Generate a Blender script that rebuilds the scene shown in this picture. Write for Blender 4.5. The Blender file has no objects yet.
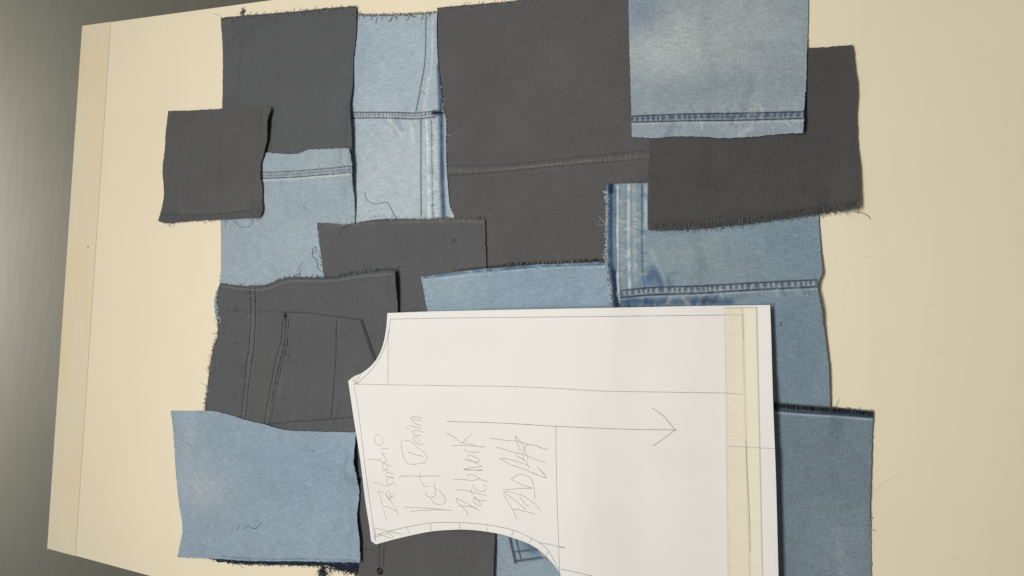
import bpy, math, random
import numpy as np
from mathutils import Vector, Matrix
from mathutils.geometry import delaunay_2d_cdt
rng = random.Random(7)
nrng = np.random.default_rng(7)
scene = bpy.context.scene
col = scene.collection

# ------------------------------------------------------------------ camera
W, Hh, F = 1024, 576, 760.0
X = Vector((1736, -83, 760)).normalized()
Y = Vector((2278, 40678, -760)).normalized()
Y = (Y - X * Y.dot(X)).normalized()
Z = X.cross(Y)
M3 = Matrix((X, Y, Z))               # camera vector -> world vector
D = 1.0
fwd = M3 @ Vector((0, 0, -1))
CAM = -fwd * D                        # image centre looks at the table-top origin
camd = bpy.data.cameras.new('camera')
camd.sensor_width = 36.0
camd.lens = F / W * 36.0
camd.clip_start = 0.02; camd.clip_end = 50
cam = bpy.data.objects.new('camera', camd)
m4 = M3.to_4x4(); m4.translation = CAM
cam.matrix_world = m4
col.objects.link(cam); scene.camera = cam

def at(px, py, z=0.0):
    d = M3 @ Vector((px - W / 2, Hh / 2 - py, -F))
    t = (z - CAM.z) / d.z
    p = CAM + d * t
    return p.x, p.y

# ------------------------------------------------------------------ object helpers
def setp(o, label=None, cat=None, group=None, kind=None):
    for k, v in (('label', label), ('category', cat), ('group', group), ('kind', kind)):
        if v: o[k] = v
    return o

def mesh_obj(name, verts, faces, mat, parent=None, smooth=None, colors=None):
    me = bpy.data.meshes.new(name)
    me.from_pydata([tuple(map(float, v)) for v in verts], [], faces)
    me.materials.append(mat)
    if smooth is not None:
        me.polygons.foreach_set('use_smooth', smooth)
    if colors is not None:
        a = me.color_attributes.new('tint', 'FLOAT_COLOR', 'POINT')
        c = np.ones((len(verts), 4), dtype=np.float32); c[:, :3] = colors
        a.data.foreach_set('color', c.ravel())
    me.update()
    o = bpy.data.objects.new(name, me)
    col.objects.link(o)
    if parent: o.parent = parent
    return o

def srgb(r, g, b):
    f = lambda v: ((v / 255 + 0.055) / 1.055) ** 2.4 if v > 10 else v / 255 / 12.92
    return np.array([f(r), f(g), f(b)])

# ------------------------------------------------------------------ materials
def new_mat(name, rough=0.8, spec=0.3):
    m = bpy.data.materials.new(name); m.use_nodes = True
    nt = m.node_tree; b = nt.nodes['Principled BSDF']
    b.inputs['Roughness'].default_value = rough
    b.inputs['Specular IOR Level'].default_value = spec
    return m, nt, b
def N(nt, t, **kw):
    n = nt.nodes.new(t)
    for k, v in kw.items():
        if k in n.inputs: n.inputs[k].default_value = v
        else: setattr(n, k, v)
    return n
def mapped(nt, scale, rot=0.0):
    tc = N(nt, 'ShaderNodeTexCoord'); mp = N(nt, 'ShaderNodeMapping')
    mp.inputs['Scale'].default_value = scale; mp.inputs['Rotation'].default_value = (0, 0, rot)
    nt.links.new(tc.outputs['Object'], mp.inputs['Vector']); return mp
def noise(nt, scale, detail=3, rot=0.0, rough=0.6):
    mp = mapped(nt, scale, rot)
    n = N(nt, 'ShaderNodeTexNoise', Scale=1.0, Detail=detail, Roughness=rough)
    nt.links.new(mp.outputs[0], n.inputs['Vector']); return n.outputs['Fac']
def ramp(nt, fac, lo, hi, a=0.3, b=0.7):
    r = N(nt, 'ShaderNodeMapRange')
    r.inputs['From Min'].default_value = a; r.inputs['From Max'].default_value = b
    r.inputs['To Min'].default_value = lo; r.inputs['To Max'].default_value = hi
    nt.links.new(fac, r.inputs['Value']); return r.outputs['Result']
def mul(nt, a, b):
    n = N(nt, 'ShaderNodeMath', operation='MULTIPLY')
    nt.links.new(a, n.inputs[0])
    if hasattr(b, 'links'): nt.links.new(b, n.inputs[1])
    else: n.inputs[1].default_value = b
    return n.outputs[0]
def scalecol(nt, colr, fac):
    v = N(nt, 'ShaderNodeVectorMath', operation='SCALE')
    if hasattr(colr, 'links'): nt.links.new(colr, v.inputs[0])
    else: v.inputs[0].default_value = tuple(colr)
    nt.links.new(fac, v.inputs['Scale']); return v.outputs[0]

def cloth_mat(name, streak, fine, light_flecks=0.0, warp_x=True):
    m, nt, b = new_mat(name, 0.9, 0.15)
    at_ = N(nt, 'ShaderNodeAttribute', attribute_name='tint')
    sx = (85, 640, 1) if warp_x else (640, 85, 1)
    s = ramp(nt, noise(nt, sx, 3), 1 - streak, 1 + streak, 0.34, 0.66)
    s2 = ramp(nt, noise(nt, (55, 80, 1), 4), 1 - streak * .5, 1 + streak * .5)
    tw = ramp(nt, noise(nt, (520, 150, 1), 2, rot=0.85), 1 - fine * .8, 1 + fine * .8, 0.36, 0.64)
    f = mul(nt, tw, ramp(nt, noise(nt, (470, 470, 1), 2), 1 - fine, 1 + fine, 0.34, 0.66))
    c = ramp(nt, noise(nt, (14, 14, 1), 3), 0.94, 1.06)
    fac = mul(nt, mul(nt, mul(nt, s, s2), f), c)
    colr = scalecol(nt, at_.outputs['Color'], fac)
    if light_flecks:
        fl = ramp(nt, noise(nt, (200, 900, 1), 2, rot=0.6), 0, light_flecks, 0.60, 0.75)
        mx = N(nt, 'ShaderNodeMix', data_type='RGBA')
        nt.links.new(fl, mx.inputs['Factor']); nt.links.new(colr, mx.inputs[6])
        mx.inputs[7].default_value = (0.45, 0.50, 0.53, 1); colr = mx.outputs[2]
    nt.links.new(colr, b.inputs['Base Color'])
    bm = N(nt, 'ShaderNodeBump', Strength=0.35, Distance=0.0006)
    nt.links.new(noise(nt, (sx[0] * 6, sx[1] * 1.2, 1), 3), bm.inputs['Height'])
    bm2 = N(nt, 'ShaderNodeBump', Strength=0.6, Distance=0.0050)
    nt.links.new(noise(nt, (26, 26, 1), 3), bm2.inputs['Height'])
    nt.links.new(bm2.outputs[0], bm.inputs['Normal'])
    nt.links.new(bm.outputs[0], b.inputs['Normal'])
    b.inputs['Sheen Weight'].default_value = 0.0
    return m
DENIM = cloth_mat('faded_denim', 0.11, 0.09, 0.10)
CHAR = cloth_mat('charcoal_twill', 0.05, 0.085, 0.0)

def plain(name, c, rough=0.8, spec=0.3, var=0.0, metal=0.0, sc=(300, 300, 300)):
    m, nt, b = new_mat(name, rough, spec)
    b.inputs['Metallic'].default_value = metal
    if var:
        fac = ramp(nt, noise(nt, sc, 3), 1 - var, 1 + var)
        nt.links.new(scalecol(nt, c, fac), b.inputs['Base Color'])
    else: b.inputs['Base Color'].default_value = (*c, 1)
    return m
THREAD = {
 'navy': plain('navy_thread', (0.025, 0.045, 0.09), var=.3),
 'black': plain('black_thread', (0.016, 0.016, 0.018), var=.3),
 'grey': plain('grey_thread', (0.10, 0.10, 0.10), var=.3),
 'dark': plain('dark_grey_thread', (0.045, 0.047, 0.052), var=.3),
 'beige': plain('beige_thread', (0.42, 0.38, 0.30), var=.3),
 'white': plain('white_thread', (0.66, 0.68, 0.68), var=.2),
 'blue': plain('blue_thread', (0.12, 0.20, 0.30), var=.3),
 'slate': plain('slate_thread', (0.13, 0.17, 0.21), var=.3),
}
PENCIL = plain('pencil_graphite', (0.23, 0.23, 0.225), 0.6, 0.4, var=.35, sc=(150, 150, 150))
PENCIL2 = plain('soft_pencil_graphite', (0.30, 0.30, 0.29), 0.6, 0.3, var=.3, sc=(120, 120, 120))
METAL = plain('blackened_metal', (0.02, 0.02, 0.02), 0.35, 0.5, metal=0.6)
COPPER = plain('dull_copper', (0.045, 0.032, 0.028), 0.4, 0.5, metal=0.7)

m, nt, b = new_mat('cream_painted_wood', 0.42, 0.35)
g = ramp(nt, noise(nt, (9, 2.2, 9), 5), 0.99, 1.01)
g2 = ramp(nt, noise(nt, (28, 160, 90), 3, rot=0.5), 1.0, 0.93, 0.70, 0.78)
g3 = ramp(nt, noise(nt, (3.5, 3.5, 3.5), 4), 0.975, 1.015)
spots = ramp(nt, noise(nt, (70, 70, 70), 2), 1.0, 0.86, 0.74, 0.82)
nt.links.new(scalecol(nt, (0.90, 0.80, 0.585), mul(nt, mul(nt, mul(nt, g, g2), g3), spots)), b.inputs['Base Color'])
nt.links.new(ramp(nt, noise(nt, (12, 5, 12), 4), 0.40, 0.52), b.inputs['Roughness'])
bm = N(nt, 'ShaderNodeBump', Strength=0.25, Distance=0.0012)
nt.links.new(noise(nt, (60, 9, 60), 4), bm.inputs['Height']); nt.links.new(bm.outputs[0], b.inputs['Normal'])
WOOD = m
m, nt, b = new_mat('yellowed_painted_wood', 0.45, 0.35)
g = ramp(nt, noise(nt, (40, 3, 9), 5), 0.985, 1.015)
g3 = ramp(nt, noise(nt, (10, 4, 4), 3), 0.0, 1.0, 0.45, 0.70)
mx = N(nt, 'ShaderNodeMix', data_type='RGBA'); nt.links.new(g3, mx.inputs['Factor'])
mx.inputs[6].default_value = (0.84, 0.745, 0.54, 1); mx.inputs[7].default_value = (0.85, 0.71, 0.45, 1)
nt.links.new(scalecol(nt, mx.outputs[2], g), b.inputs['Base Color'])
bm = N(nt, 'ShaderNodeBump', Strength=0.25, Distance=0.0012)
nt.links.new(noise(nt, (90, 9, 60), 4), bm.inputs['Height']); nt.links.new(bm.outputs[0], b.inputs['Normal'])
WOOD2 = m
m, nt, b = new_mat('grey_green_floor', 0.75, 0.2)
g = ramp(nt, noise(nt, (40, 6, 1), 4), 0.96, 1.04)
g2 = ramp(nt, noise(nt, (3, 3, 1), 3), 0.97, 1.03)
nt.links.new(scalecol(nt, (0.195, 0.19, 0.157), mul(nt, g, g2)), b.inputs['Base Color'])
FLOORM = m
m, nt, b = new_mat('white_pattern_paper', 0.55, 0.3)
g = ramp(nt, noise(nt, (9, 9, 1), 3), 0.985, 1.01)
nt.links.new(scalecol(nt, (0.865, 0.845, 0.79), g), b.inputs['Base Color'])
bm = N(nt, 'ShaderNodeBump', Strength=0.3, Distance=0.003)
nt.links.new(noise(nt, (13, 6, 1), 3), bm.inputs['Height']); nt.links.new(bm.outputs[0], b.inputs['Normal'])
PAPER = m
def tape_mat(name, c):
    m, nt, b = new_mat(name, 0.5, 0.35)
    g = ramp(nt, noise(nt, (60, 400, 1), 3), 0.96, 1.04)
    nt.links.new(scalecol(nt, c, g), b.inputs['Base Color'])
    bm = N(nt, 'ShaderNodeBump', Strength=0.4, Distance=0.0006)
    nt.links.new(noise(nt, (80, 700, 1), 3), bm.inputs['Height']); nt.links.new(bm.outputs[0], b.inputs['Normal'])
    return m
TAPE1 = tape_mat('beige_masking_tape', (0.84, 0.765, 0.60))
TAPE2 = tape_mat('pale_yellow_masking_tape', (0.86, 0.81, 0.63))

# ------------------------------------------------------------------ height field of everything lying on the table
RES = 0.002
X0, Y0, X1, Y1 = -0.85, -0.62, 0.75, 0.60
NX, NY = int((X1 - X0) / RES), int((Y1 - Y0) / RES)
GX, GY = np.meshgrid(X0 + np.arange(NX) * RES, Y0 + np.arange(NY) * RES)   # [iy, ix]
HF = np.zeros((NY, NX))

def maxf(a, r):
    for ax in (0, 1):
        b = a.copy()
        for s in range(1, r + 1):
            b = np.maximum(b, np.roll(a, s, ax)); b = np.maximum(b, np.roll(a, -s, ax))
        a = b
    return a
def boxf(a, r):
    for ax in (0, 1):
        b = np.zeros_like(a)
        for s in range(-r, r + 1): b += np.roll(a, s, ax)
        a = b / (2 * r + 1)
    return a
def sample(a, x, y):
    fx = np.clip((np.asarray(x) - X0) / RES, 0, NX - 1.001); fy = np.clip((np.asarray(y) - Y0) / RES, 0, NY - 1.001)
    ix = fx.astype(int); iy = fy.astype(int); tx = fx - ix; ty = fy - iy
    return (a[iy, ix] * (1 - tx) * (1 - ty) + a[iy, ix + 1] * tx * (1 - ty) + a[iy + 1, ix] * (1 - tx) * ty + a[iy + 1, ix + 1] * tx * ty)
def inside(xs, ys, poly):
    r = np.zeros(xs.shape, bool); n = len(poly)
    for i in range(n):
        xa, ya = poly[i]; xb, yb = poly[(i + 1) % n]
        if ya == yb: continue
        c = ((ya > ys) != (yb > ys)) & (xs < (xb - xa) * (ys - ya) / (yb - ya) + xa)
        r ^= c
    return r
def smooth_noise(cell, seed):
    r = np.random.default_rng(seed)
    n1, n2 = int((Y1 - Y0) / cell) + 4, int((X1 - X0) / cell) + 4
    g = r.random((n1, n2))
    fy = (GY - Y0) / cell; fx = (GX - X0) / cell
    iy = fy.astype(int); ix = fx.astype(int); ty = fy - iy; tx = fx - ix
    ty = ty * ty * (3 - 2 * ty); tx = tx * tx * (3 - 2 * tx)
    return g[iy, ix] * (1 - tx) * (1 - ty) + g[iy, ix + 1] * tx * (1 - ty) + g[iy + 1, ix] * (1 - tx) * ty + g[iy + 1, ix + 1] * tx * ty

def curve_px(pts, closed=False, step=2.0, corner=35):
    """Catmull-Rom through pixel points, with hard corners kept"""
    n = len(pts); P = [Vector(p) for p in pts]; out = []
    def is_c(i):
        if not closed and (i == 0 or i == n - 1): return True
        a = P[i] - P[i - 1]; b = P[(i + 1) % n] - P[i]
        return a.length > 0 and b.length > 0 and math.degrees(a.angle(b)) > corner
    segs = n if closed else n - 1
    for i in range(segs):
        p1, p2 = P[i], P[(i + 1) % n]
        L = (p2 - p1).length
        t1 = (p2 - p1) if is_c(i) else (p2 - P[i - 1]).normalized() * L
        t2 = (p2 - p1) if is_c((i + 1) % n) else (P[(i + 2) % n] - p1).normalized() * L
        k = max(1, int(L / step))
        for j in range(k):
            t = j / k; a = t * t; c = a * t
            out.append(p1 * (2 * c - 3 * a + 1) + t1 * (c - 2 * a + t) + p2 * (3 * a - 2 * c) + t2 * (c - a))
    if not closed: out.append(P[-1])
    return [(q.x, q.y) for q in out]

def dist_poly(xs, ys, poly):
    """distance, arc-length and signed side to an open polyline"""
    best = np.full(xs.shape, 9.0); arc = np.zeros(xs.shape); acc = 0.0
    for (xa, ya), (xb, yb) in zip(poly[:-1], poly[1:]):
        dx, dy = xb - xa, yb - ya; L = math.hypot(dx, dy)
        if L < 1e-9: continue
        t = np.clip(((xs - xa) * dx + (ys - ya) * dy) / (L * L), 0, 1)
        d = np.hypot(xs - xa - t * dx, ys - ya - t * dy)
        k = d < best; best = np.where(k, d, best); arc = np.where(k, acc + t * L, arc); acc += L
    return best, arc

class Scrap:
    pass

def make_sheet(name, outline, z0, mat, base, label, cat, group=None, thick=0.0011, lifts=(), feats=(), blobs=(),
               drape=3, wave=(0.0012, 0.06), seed=1, grid=0.0032, jag=0.00025, profile=None, gap=0.0003, ragged=()):
    global HF
    s = Scrap(); s.z0 = z0; s.thick = thick
    def lift_px(px, py):
        v = 0.0
        for (lx, ly, r, a) in lifts:
            rx, ry = r if isinstance(r, tuple) else (r, r)
            v += a * math.exp(-((px - lx) / rx) ** 2 - ((py - ly) / ry) ** 2)
        if profile: v += profile(px, py)
        return v
    opx = curve_px(outline, True, 2.0)
    s.opx = opx
    poly = []
    # sheet height over what is already there
    pre = [at(px, py, z0) for px, py in opx]
    mk0 = inside(GX, GY, pre)
    bh0 = boxf(maxf(HF, drape), drape)
    def zloc(px, py):
        z = z0
        for _ in range(3):
            x, y = at(px, py, z); z = float(sample(bh0, x, y)) + gap + thick + wave[0] * 0.6 + lift_px(px, py)
        return z
    s.z0 = z0 = float(np.mean([zloc(px, py) - lift_px(px, py) for px, py in opx]))
    for i, (px, py) in enumerate(opx):
        x, y = at(px, py, zloc(px, py))
        poly.append((x + rng.gauss(0, jag), y + rng.gauss(0, jag)))
    s.poly = poly
    pa = np.array(poly)
    msk = inside(GX, GY, poly)
    near = maxf(msk.astype(float), 6) > 0.5
    # the sheet lies on whatever is beneath it
    base_h = boxf(maxf(HF, drape), drape)
    S = base_h + gap + wave[0] * smooth_noise(wave[1], seed) + wave[0] * 0.3 * smooth_noise(wave[1] * 0.35, seed + 50)
    lf = np.zeros_like(S)
    for (lx, ly, r, a) in lifts:
        rx, ry = r if isinstance(r, tuple) else (r, r)
        cx, cy = at(lx, ly, z0); mm = D / F
        lf += a * np.exp(-((GX - cx) / (rx * mm)) ** 2 - ((GY - cy) / (ry * mm)) ** 2)
    if profile:
        # tabulate in pixel space through the camera
        cv = [np.array(v) for v in (X, Y, Z)]
        dx, dy, dz = GX - CAM.x, GY - CAM.y, z0 - CAM.z
        cxm = M3.transposed()
        u = cxm[0][0] * dx + cxm[0][1] * dy + cxm[0][2] * dz
        v = cxm[1][0] * dx + cxm[1][1] * dy + cxm[1][2] * dz
        w = cxm[2][0] * dx + cxm[2][1] * dy + cxm[2][2] * dz
        PX = W / 2 + F * u / -w; PY = Hh / 2 - F * v / -w
        lf += np.vectorize(profile)(PX, PY)
    S = S + lf
    s.S = S
    # features
    fl = []
    for f in sorted(feats, key=lambda q: 0 if q.get('under') else 1):
        f = dict(f); f['w'] = [at(px, py, zloc(px, py)) for px, py in curve_px(f['pts'], False, 3.0)]; fl.append(f)
    bx0, by0 = pa.min(0); bx1, by1 = pa.max(0)
    gx, gy = np.meshgrid(np.arange(bx0, bx1, grid), np.arange(by0, by1, grid))
    gx = gx.ravel() + nrng.uniform(-.15, .15, gx.size) * grid; gy = gy.ravel() + nrng.uniform(-.15, .15, gy.size) * grid
    fine = grid / 3
    if fl:
        hx, hy = np.meshgrid(np.arange(bx0, bx1, fine), np.arange(by0, by1, fine)); hx = hx.ravel(); hy = hy.ravel()
        keepf = np.zeros(hx.shape, bool); cut = np.zeros(gx.shape, bool)
        for f in fl:
            r = f.get('r', 0.004) + 0.002
            d, _ = dist_poly(hx, hy, f['w']); keepf |= d < r
            d, _ = dist_poly(gx, gy, f['w']); cut |= d < r
        gx = np.concatenate([gx[~cut], hx[keepf]]); gy = np.concatenate([gy[~cut], hy[keepf]])
    k = inside(gx, gy, poly)
    d, _ = dist_poly(gx, gy, poly + [poly[0]])
    k &= d > 0.0008
    gx, gy = gx[k], gy[k]
    vin = [Vector(p) for p in poly] + [Vector((a, b)) for a, b in zip(gx, gy)]
    nb = len(poly)
    res = delaunay_2d_cdt(vin, [(i, (i + 1) % nb) for i in range(nb)], [], 1, 1e-7)
    V, E, Fc = res[0], res[1], res[2]
    vx = np.array([v.x for v in V]); vy = np.array([v.y for v in V])
    zb = sample(S, vx, vy)
    zt = zb + thick
    c = np.tile(np.array(base), (len(V), 1))
    for (cx, cy, rx, ry, bc, al) in blobs:
        x, y = at(cx, cy, z0); mm = D / F
        a = al * np.exp(-((vx - x) / (rx * mm)) ** 2 - ((vy - y) / (ry * mm)) ** 2)
        c = c * (1 - a[:, None]) + np.array(bc) * a[:, None]
    for f in fl:
        d, arc = dist_poly(vx, vy, f['w'])
        r = f.get('r', 0.003); kind = f.get('kind', 'line')
        a = np.clip(1.3 - d / r, 0, 1) if kind != 'soft' else np.exp(-(d / r) ** 2)
        a = a * f.get('alpha', 1.0)
        if kind == 'ladder':
            ph = arc / f.get('period', 0.006) + 0.35 * np.sin(arc * 61) + 0.2 * np.sin(arc * 173 + 1)
            st = (np.sin(ph * 2 * math.pi) > -0.1).astype(float)
            a = a * (0.25 + 0.75 * st)
            zt += f.get('dz', 0) * np.exp(-(d / r) ** 2) * (0.6 + 0.4 * np.sin(ph * 2 * math.pi))
        elif kind == 'patchy':
            ph = 0.5 + 0.5 * np.sin(arc * 190 + 3 * np.sin(arc * 67)); a = a * (0.3 + 0.7 * ph)
            zt += f.get('dz', 0) * np.exp(-(d / r) ** 2)
        else:
            zt += f.get('dz', 0) * np.exp(-(d / r) ** 2)
        if 'c' in f:
            c = c * (1 - a[:, None]) + np.array(f['c']) * a[:, None]
    zb = np.minimum(zb, zt - 0.0003)
    n = len(V)
    verts = [(a, b_, z) for a, b_, z in zip(vx, vy, zt)] + [(a, b_, z) for a, b_, z in zip(vx, vy, zb)]
    faces = []; smooth = []
    edge_count = {}
    for fc in Fc:
        fc = list(fc)
        ar = sum(vx[fc[i]] * vy[fc[(i + 1) % len(fc)]] - vx[fc[(i + 1) % len(fc)]] * vy[fc[i]] for i in range(len(fc)))
        if ar < 0: fc.reverse()
        faces.append(fc); smooth.append(True)
        faces.append([q + n for q in reversed(fc)]); smooth.append(True)
        for i in range(len(fc)):
            e = (fc[i], fc[(i + 1) % len(fc)])
            if (e[1], e[0]) in edge_count: edge_count.pop((e[1], e[0]))
            else: edge_count[e] = 1
    cc = [c, c]; extra = []
    k = 2 * n
    for (a_, b_) in edge_count:
        for q in (a_, b_): 
            verts.append((vx[q], vy[q], zt[q])); verts.append((vx[q], vy[q], zb[q]))
        faces.append([k, k + 1, k + 3, k + 2]); smooth.append(False)
        extra += [c[a_] * .9, c[a_] * .9, c[b_] * .9, c[b_] * .9]; k += 4
    cols = np.vstack([c, c, np.array(extra)])
    # the object origin stands at the middle of the sheet
    ox, oy = float(vx.mean()), float(vy.mean())
    verts = [(a - ox, b_ - oy, z) for a, b_, z in verts]
    root = bpy.data.objects.new(name, None); col.objects.link(root); root.location = (ox, oy, 0)
    root.empty_display_size = 0.02
    setp(root, label, cat, group)
    body_name = 'cloth_panel' if cat != 'paper pattern' else 'paper_sheet'
    mesh_obj(body_name, verts, faces, mat, root, smooth, cols)
    s.root = root; s.o = (ox, oy)
    top = S + thick
    s.top = top
    HF = np.where(msk, np.maximum(HF, top), HF)
    s.HF = HF.copy()
    print(name, n, 'verts')
    return s

def surf_pt(px, py, fieldZ, z0, dz=0.0):
    z = z0
    for _ in range(4):
        x, y = at(px, py, z); z = float(sample(fieldZ, x, y))
    return (x, y, z + dz)

def tube(V, Fa, pts, r, sides=4, taper=True):
    """append a thin tube along 3-D points"""
    n = len(pts)
    if n < 2: return
    base = len(V)
    for i, p in enumerate(pts):
        p = Vector(p); a = Vector(pts[max(0, i - 1)]); b = Vector(pts[min(n - 1, i + 1)])
        t = (b - a); t = t.normalized() if t.length > 1e-9 else Vector((1, 0, 0))
        u = t.cross(Vector((0, 0, 1))); u = u.normalized() if u.length > 1e-3 else Vector((1, 0, 0))
        w = u.cross(t)
        rr = r * (0.45 if taper and i in (0, n - 1) else 1.0)
        for k in range(sides):
            an = 2 * math.pi * k / sides + math.pi / sides
            V.append(tuple(p + (u * math.cos(an) + w * math.sin(an)) * rr))
    for i in range(n - 1):
        for k in range(sides):
            a = base + i * sides + k; b = base + i * sides + (k + 1) % sides
            Fa.append([a, b, b + sides, a + sides])
    Fa.append([base + k for k in reversed(range(sides))]); Fa.append([base + (n - 1) * sides + k for k in range(sides)])

def local(s, V):
    return [(a - s.o[0], b - s.o[1], c) for a, b, c in V]

def stitches(s, lines, tcol, r=0.00035, dash=0.0034, gapf=0.16, name='stitching', dz=0.0002):
    for ln in lines:
        V, Fa = [], []
        pts = [surf_pt(px, py, s.top, s.z0, dz) for px, py in curve_px(ln, False, 0.8)]
        L = 0; seg = []; period = dash * (1 + gapf)
        for a, b in zip(pts[:-1], pts[1:]):
            if not seg: seg = [a]
            d = (Vector(b) - Vector(a)).length; L += d
            if (L % period) < dash: seg.append(b)
            else:
                if len(seg) > 1: tube(V, Fa, seg, r)
                seg = []
        if len(seg) > 1: tube(V, Fa, seg, r)
        mesh_obj(name, local(s, V), Fa, THREAD[tcol], s.root)

def fray(s, line, tcol, n, length=(2, 6), r=0.00022, out=1, name='frayed_fringe', curl=0.6, spread=0.9):
    """loose weft ends sticking out of a cut edge; line runs with the outside on its left for out=1"""
    V, Fa = [], []
    lp = curve_px(line, False, 1.5)
    mm = D / F
    for q_ in range(n):
        u_ = (q_ + rng.random()) / n * (len(lp) - 1); i = min(len(lp) - 2, int(u_))
        a, b = lp[i], lp[i + 1]; t = u_ - i
        px, py = a[0] + (b[0] - a[0]) * t, a[1] + (b[1] - a[1]) * t
        p = surf_pt(px, py, s.top, s.z0)
        q = surf_pt(b[0] + (b[0] - a[0]), b[1] + (b[1] - a[1]), s.top, s.z0)
        tan = Vector((q[0] - p[0], q[1] - p[1])).normalized()
        nor = Vector((-tan.y, tan.x)) * out
        ang = rng.gauss(0, spread)
        d = Vector((nor.x * math.cos(ang) - nor.y * math.sin(ang), nor.x * math.sin(ang) + nor.y * math.cos(ang)))
        L = rng.uniform(*length) * mm * (1 if rng.random() > .12 else 1.8)
        k = 6; cur = Vector((p[0], p[1])) - nor * 0.0006; pts = []; cv = rng.gauss(0, curl)
        zz = p[2]
        for j in range(k + 1):
            hz = float(sample(HF, cur.x, cur.y)) + 0.0003 + r
            zz = max(hz, zz - 0.0006 + rng.uniform(0, .0003))
            pts.append((cur.x, cur.y, zz))
            cur = cur + d * (L / k)
            a2 = cv / k * 2 + rng.gauss(0, .15)
            d = Vector((d.x * math.cos(a2) - d.y * math.sin(a2), d.x * math.sin(a2) + d.y * math.cos(a2)))
        tube(V, Fa, pts, r, 3)
    return mesh_obj(name, local(s, V), Fa, THREAD[tcol], s.root)

def overlock(s, line, cols_, width_px=4.0, pitch=1.2, r=0.0004, side=1):
    """serged edge: dense loops of thread wrapped round the cut"""
    lp = curve_px(line, False, pitch)
    parts = {c: ([], []) for c in cols_}
    for i in range(len(lp) - 1):
        a, b = lp[i], lp[i + 1]
        tx, ty = b[0] - a[0], b[1] - a[1]; L = math.hypot(tx, ty); nx, ny = -ty / L * side, tx / L * side
        c = cols_[i % len(cols_)] if rng.random() < .7 else rng.choice(cols_); V, Fa = parts[c]
        w = width_px * rng.uniform(.8, 1.1); sl = rng.uniform(-.6, 1.4)
        pts = []
        for j in range(6):
            t = j / 5
            px = a[0] + nx * w * t + tx * sl * t; py = a[1] + ny * w * t + ty * sl * t
            x, y, z = surf_pt(px, py, s.top, s.z0)
            pts.append((x, y, z + 0.0002 + 0.0005 * math.sin(math.pi * t) + rng.uniform(0, .0003)))
        tube(V, Fa, pts, r, 3)
    for c in cols_:
        V, Fa = parts[c]
        if V: mesh_obj('overlock_stitching', local(s, V), Fa, THREAD[c], s.root)

def loose(px_pts, tcol, label, name='loose_thread', cat='thread', r=0.0003, group='loose threads and lint on the cloth and table', step=1.5, extra=0.0):
    pts = [surf_pt(px, py, HFS, 0.004, r + 0.0003 + extra * math.sin(math.pi * i / 6.0) ** 2) for i, (px, py) in enumerate(curve_px(px_pts, False, step, 100))]
    V, Fa = [], []; tube(V, Fa, pts, r, 5)
    c = Vector(pts[0]); V = [tuple(Vector(v) - c) for v in V]
    o = mesh_obj(name, V, Fa, THREAD[tcol], None, [True] * len(Fa)); o.location = c
    setp(o, label, cat, group); return o

# ------------------------------------------------------------------ the table and floor
def box(V, Fa, x0, x1, y0, y1, z0, z1):
    b = len(V)
    for z in (z0, z1):
        for x, y in ((x0, y0), (x1, y0), (x1, y1), (x0, y1)): V.append((x, y, z))
    for f in ([3, 2, 1, 0], [4, 5, 6, 7], [0, 1, 5, 4], [1, 2, 6, 5], [2, 3, 7, 6], [3, 0, 4, 7]): Fa.append([b + i for i in f])
def bevel(o, w, seg=3):
    md = o.modifiers.new('bevel', 'BEVEL'); md.width = w; md.segments = seg; md.limit_method = 'ANGLE'
tl, bl = at(82, 26), at(47, 548)
jt, jb = at(111, 23), at(75, 554)
TX0 = (tl[0] + bl[0]) / 2; JX = (jt[0] + jb[0]) / 2
TY1, TY0 = (tl[1] + at(250, 3)[1]) / 2, (bl[1] + at(150, 576)[1]) / 2
print('table', TX0, JX, TY0, TY1, tl, bl, jt, jb, at(250, 3), at(150, 576), 'cam', CAM)
TX1 = TX0 + 1.75; FZ = -0.74
table = bpy.data.objects.new('table', None); col.objects.link(table); table.location = ((TX0 + TX1) / 2, (TY0 + TY1) / 2, FZ)
setp(table, 'cream painted wooden table with a narrow board along its left end, under all the denim', 'table')
def tpart(name, x0, x1, y0, y1, z0, z1, mat, bv=0.0012):
    V, Fa = [], []; box(V, Fa, x0, x1, y0, y1, z0, z1)
    l = table.location
    o = mesh_obj(name, [(a - l.x, b - l.y, c - l.z) for a, b, c in V], Fa, mat, table)
    if bv: bevel(o, bv)
    return o
tpart('tabletop', JX + 0.0007, TX1, TY0, TY1, -0.024, 0.0, WOOD, 0.0003)
ebd = tpart('edge_board', TX0, JX - 0.0007, TY0 - 0.0008, TY1 + 0.0006, -0.024, -0.0002, WOOD2, 0.0003)
for lx in (TX0 + 0.30, TX1 - 0.22):
    for ly in (TY0 + 0.16, TY1 - 0.22):
        tpart('leg', lx, lx + 0.06, ly, ly + 0.06, FZ, -0.1005, WOOD, 0.003)
tpart('apron', TX0 + 0.28, TX1 - 0.14, TY0 + 0.14, TY1 - 0.14, -0.10, -0.0245, WOOD, 0.002)
# filled screw hole on the edge board
V, Fa = [], []
sx, sy = at(88, 247)
for k in range(12):
    a = 2 * math.pi * k / 12; V.append((sx + .0014 * math.cos(a) - table.location.x, sy + .0014 * math.sin(a) - table.location.y, 0.0001 - FZ))
for k in range(12):
    a = 2 * math.pi * k / 12; V.append((sx + .0014 * math.cos(a) - table.location.x, sy + .0014 * math.sin(a) - table.location.y, -0.001 - FZ))
Fa = [list(range(12)), list(reversed(range(12, 24)))] + [[k + 12, (k + 1) % 12 + 12, (k + 1) % 12, k] for k in range(12)]
mesh_obj('screw_head', V, Fa, THREAD['dark'], table)

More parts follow.
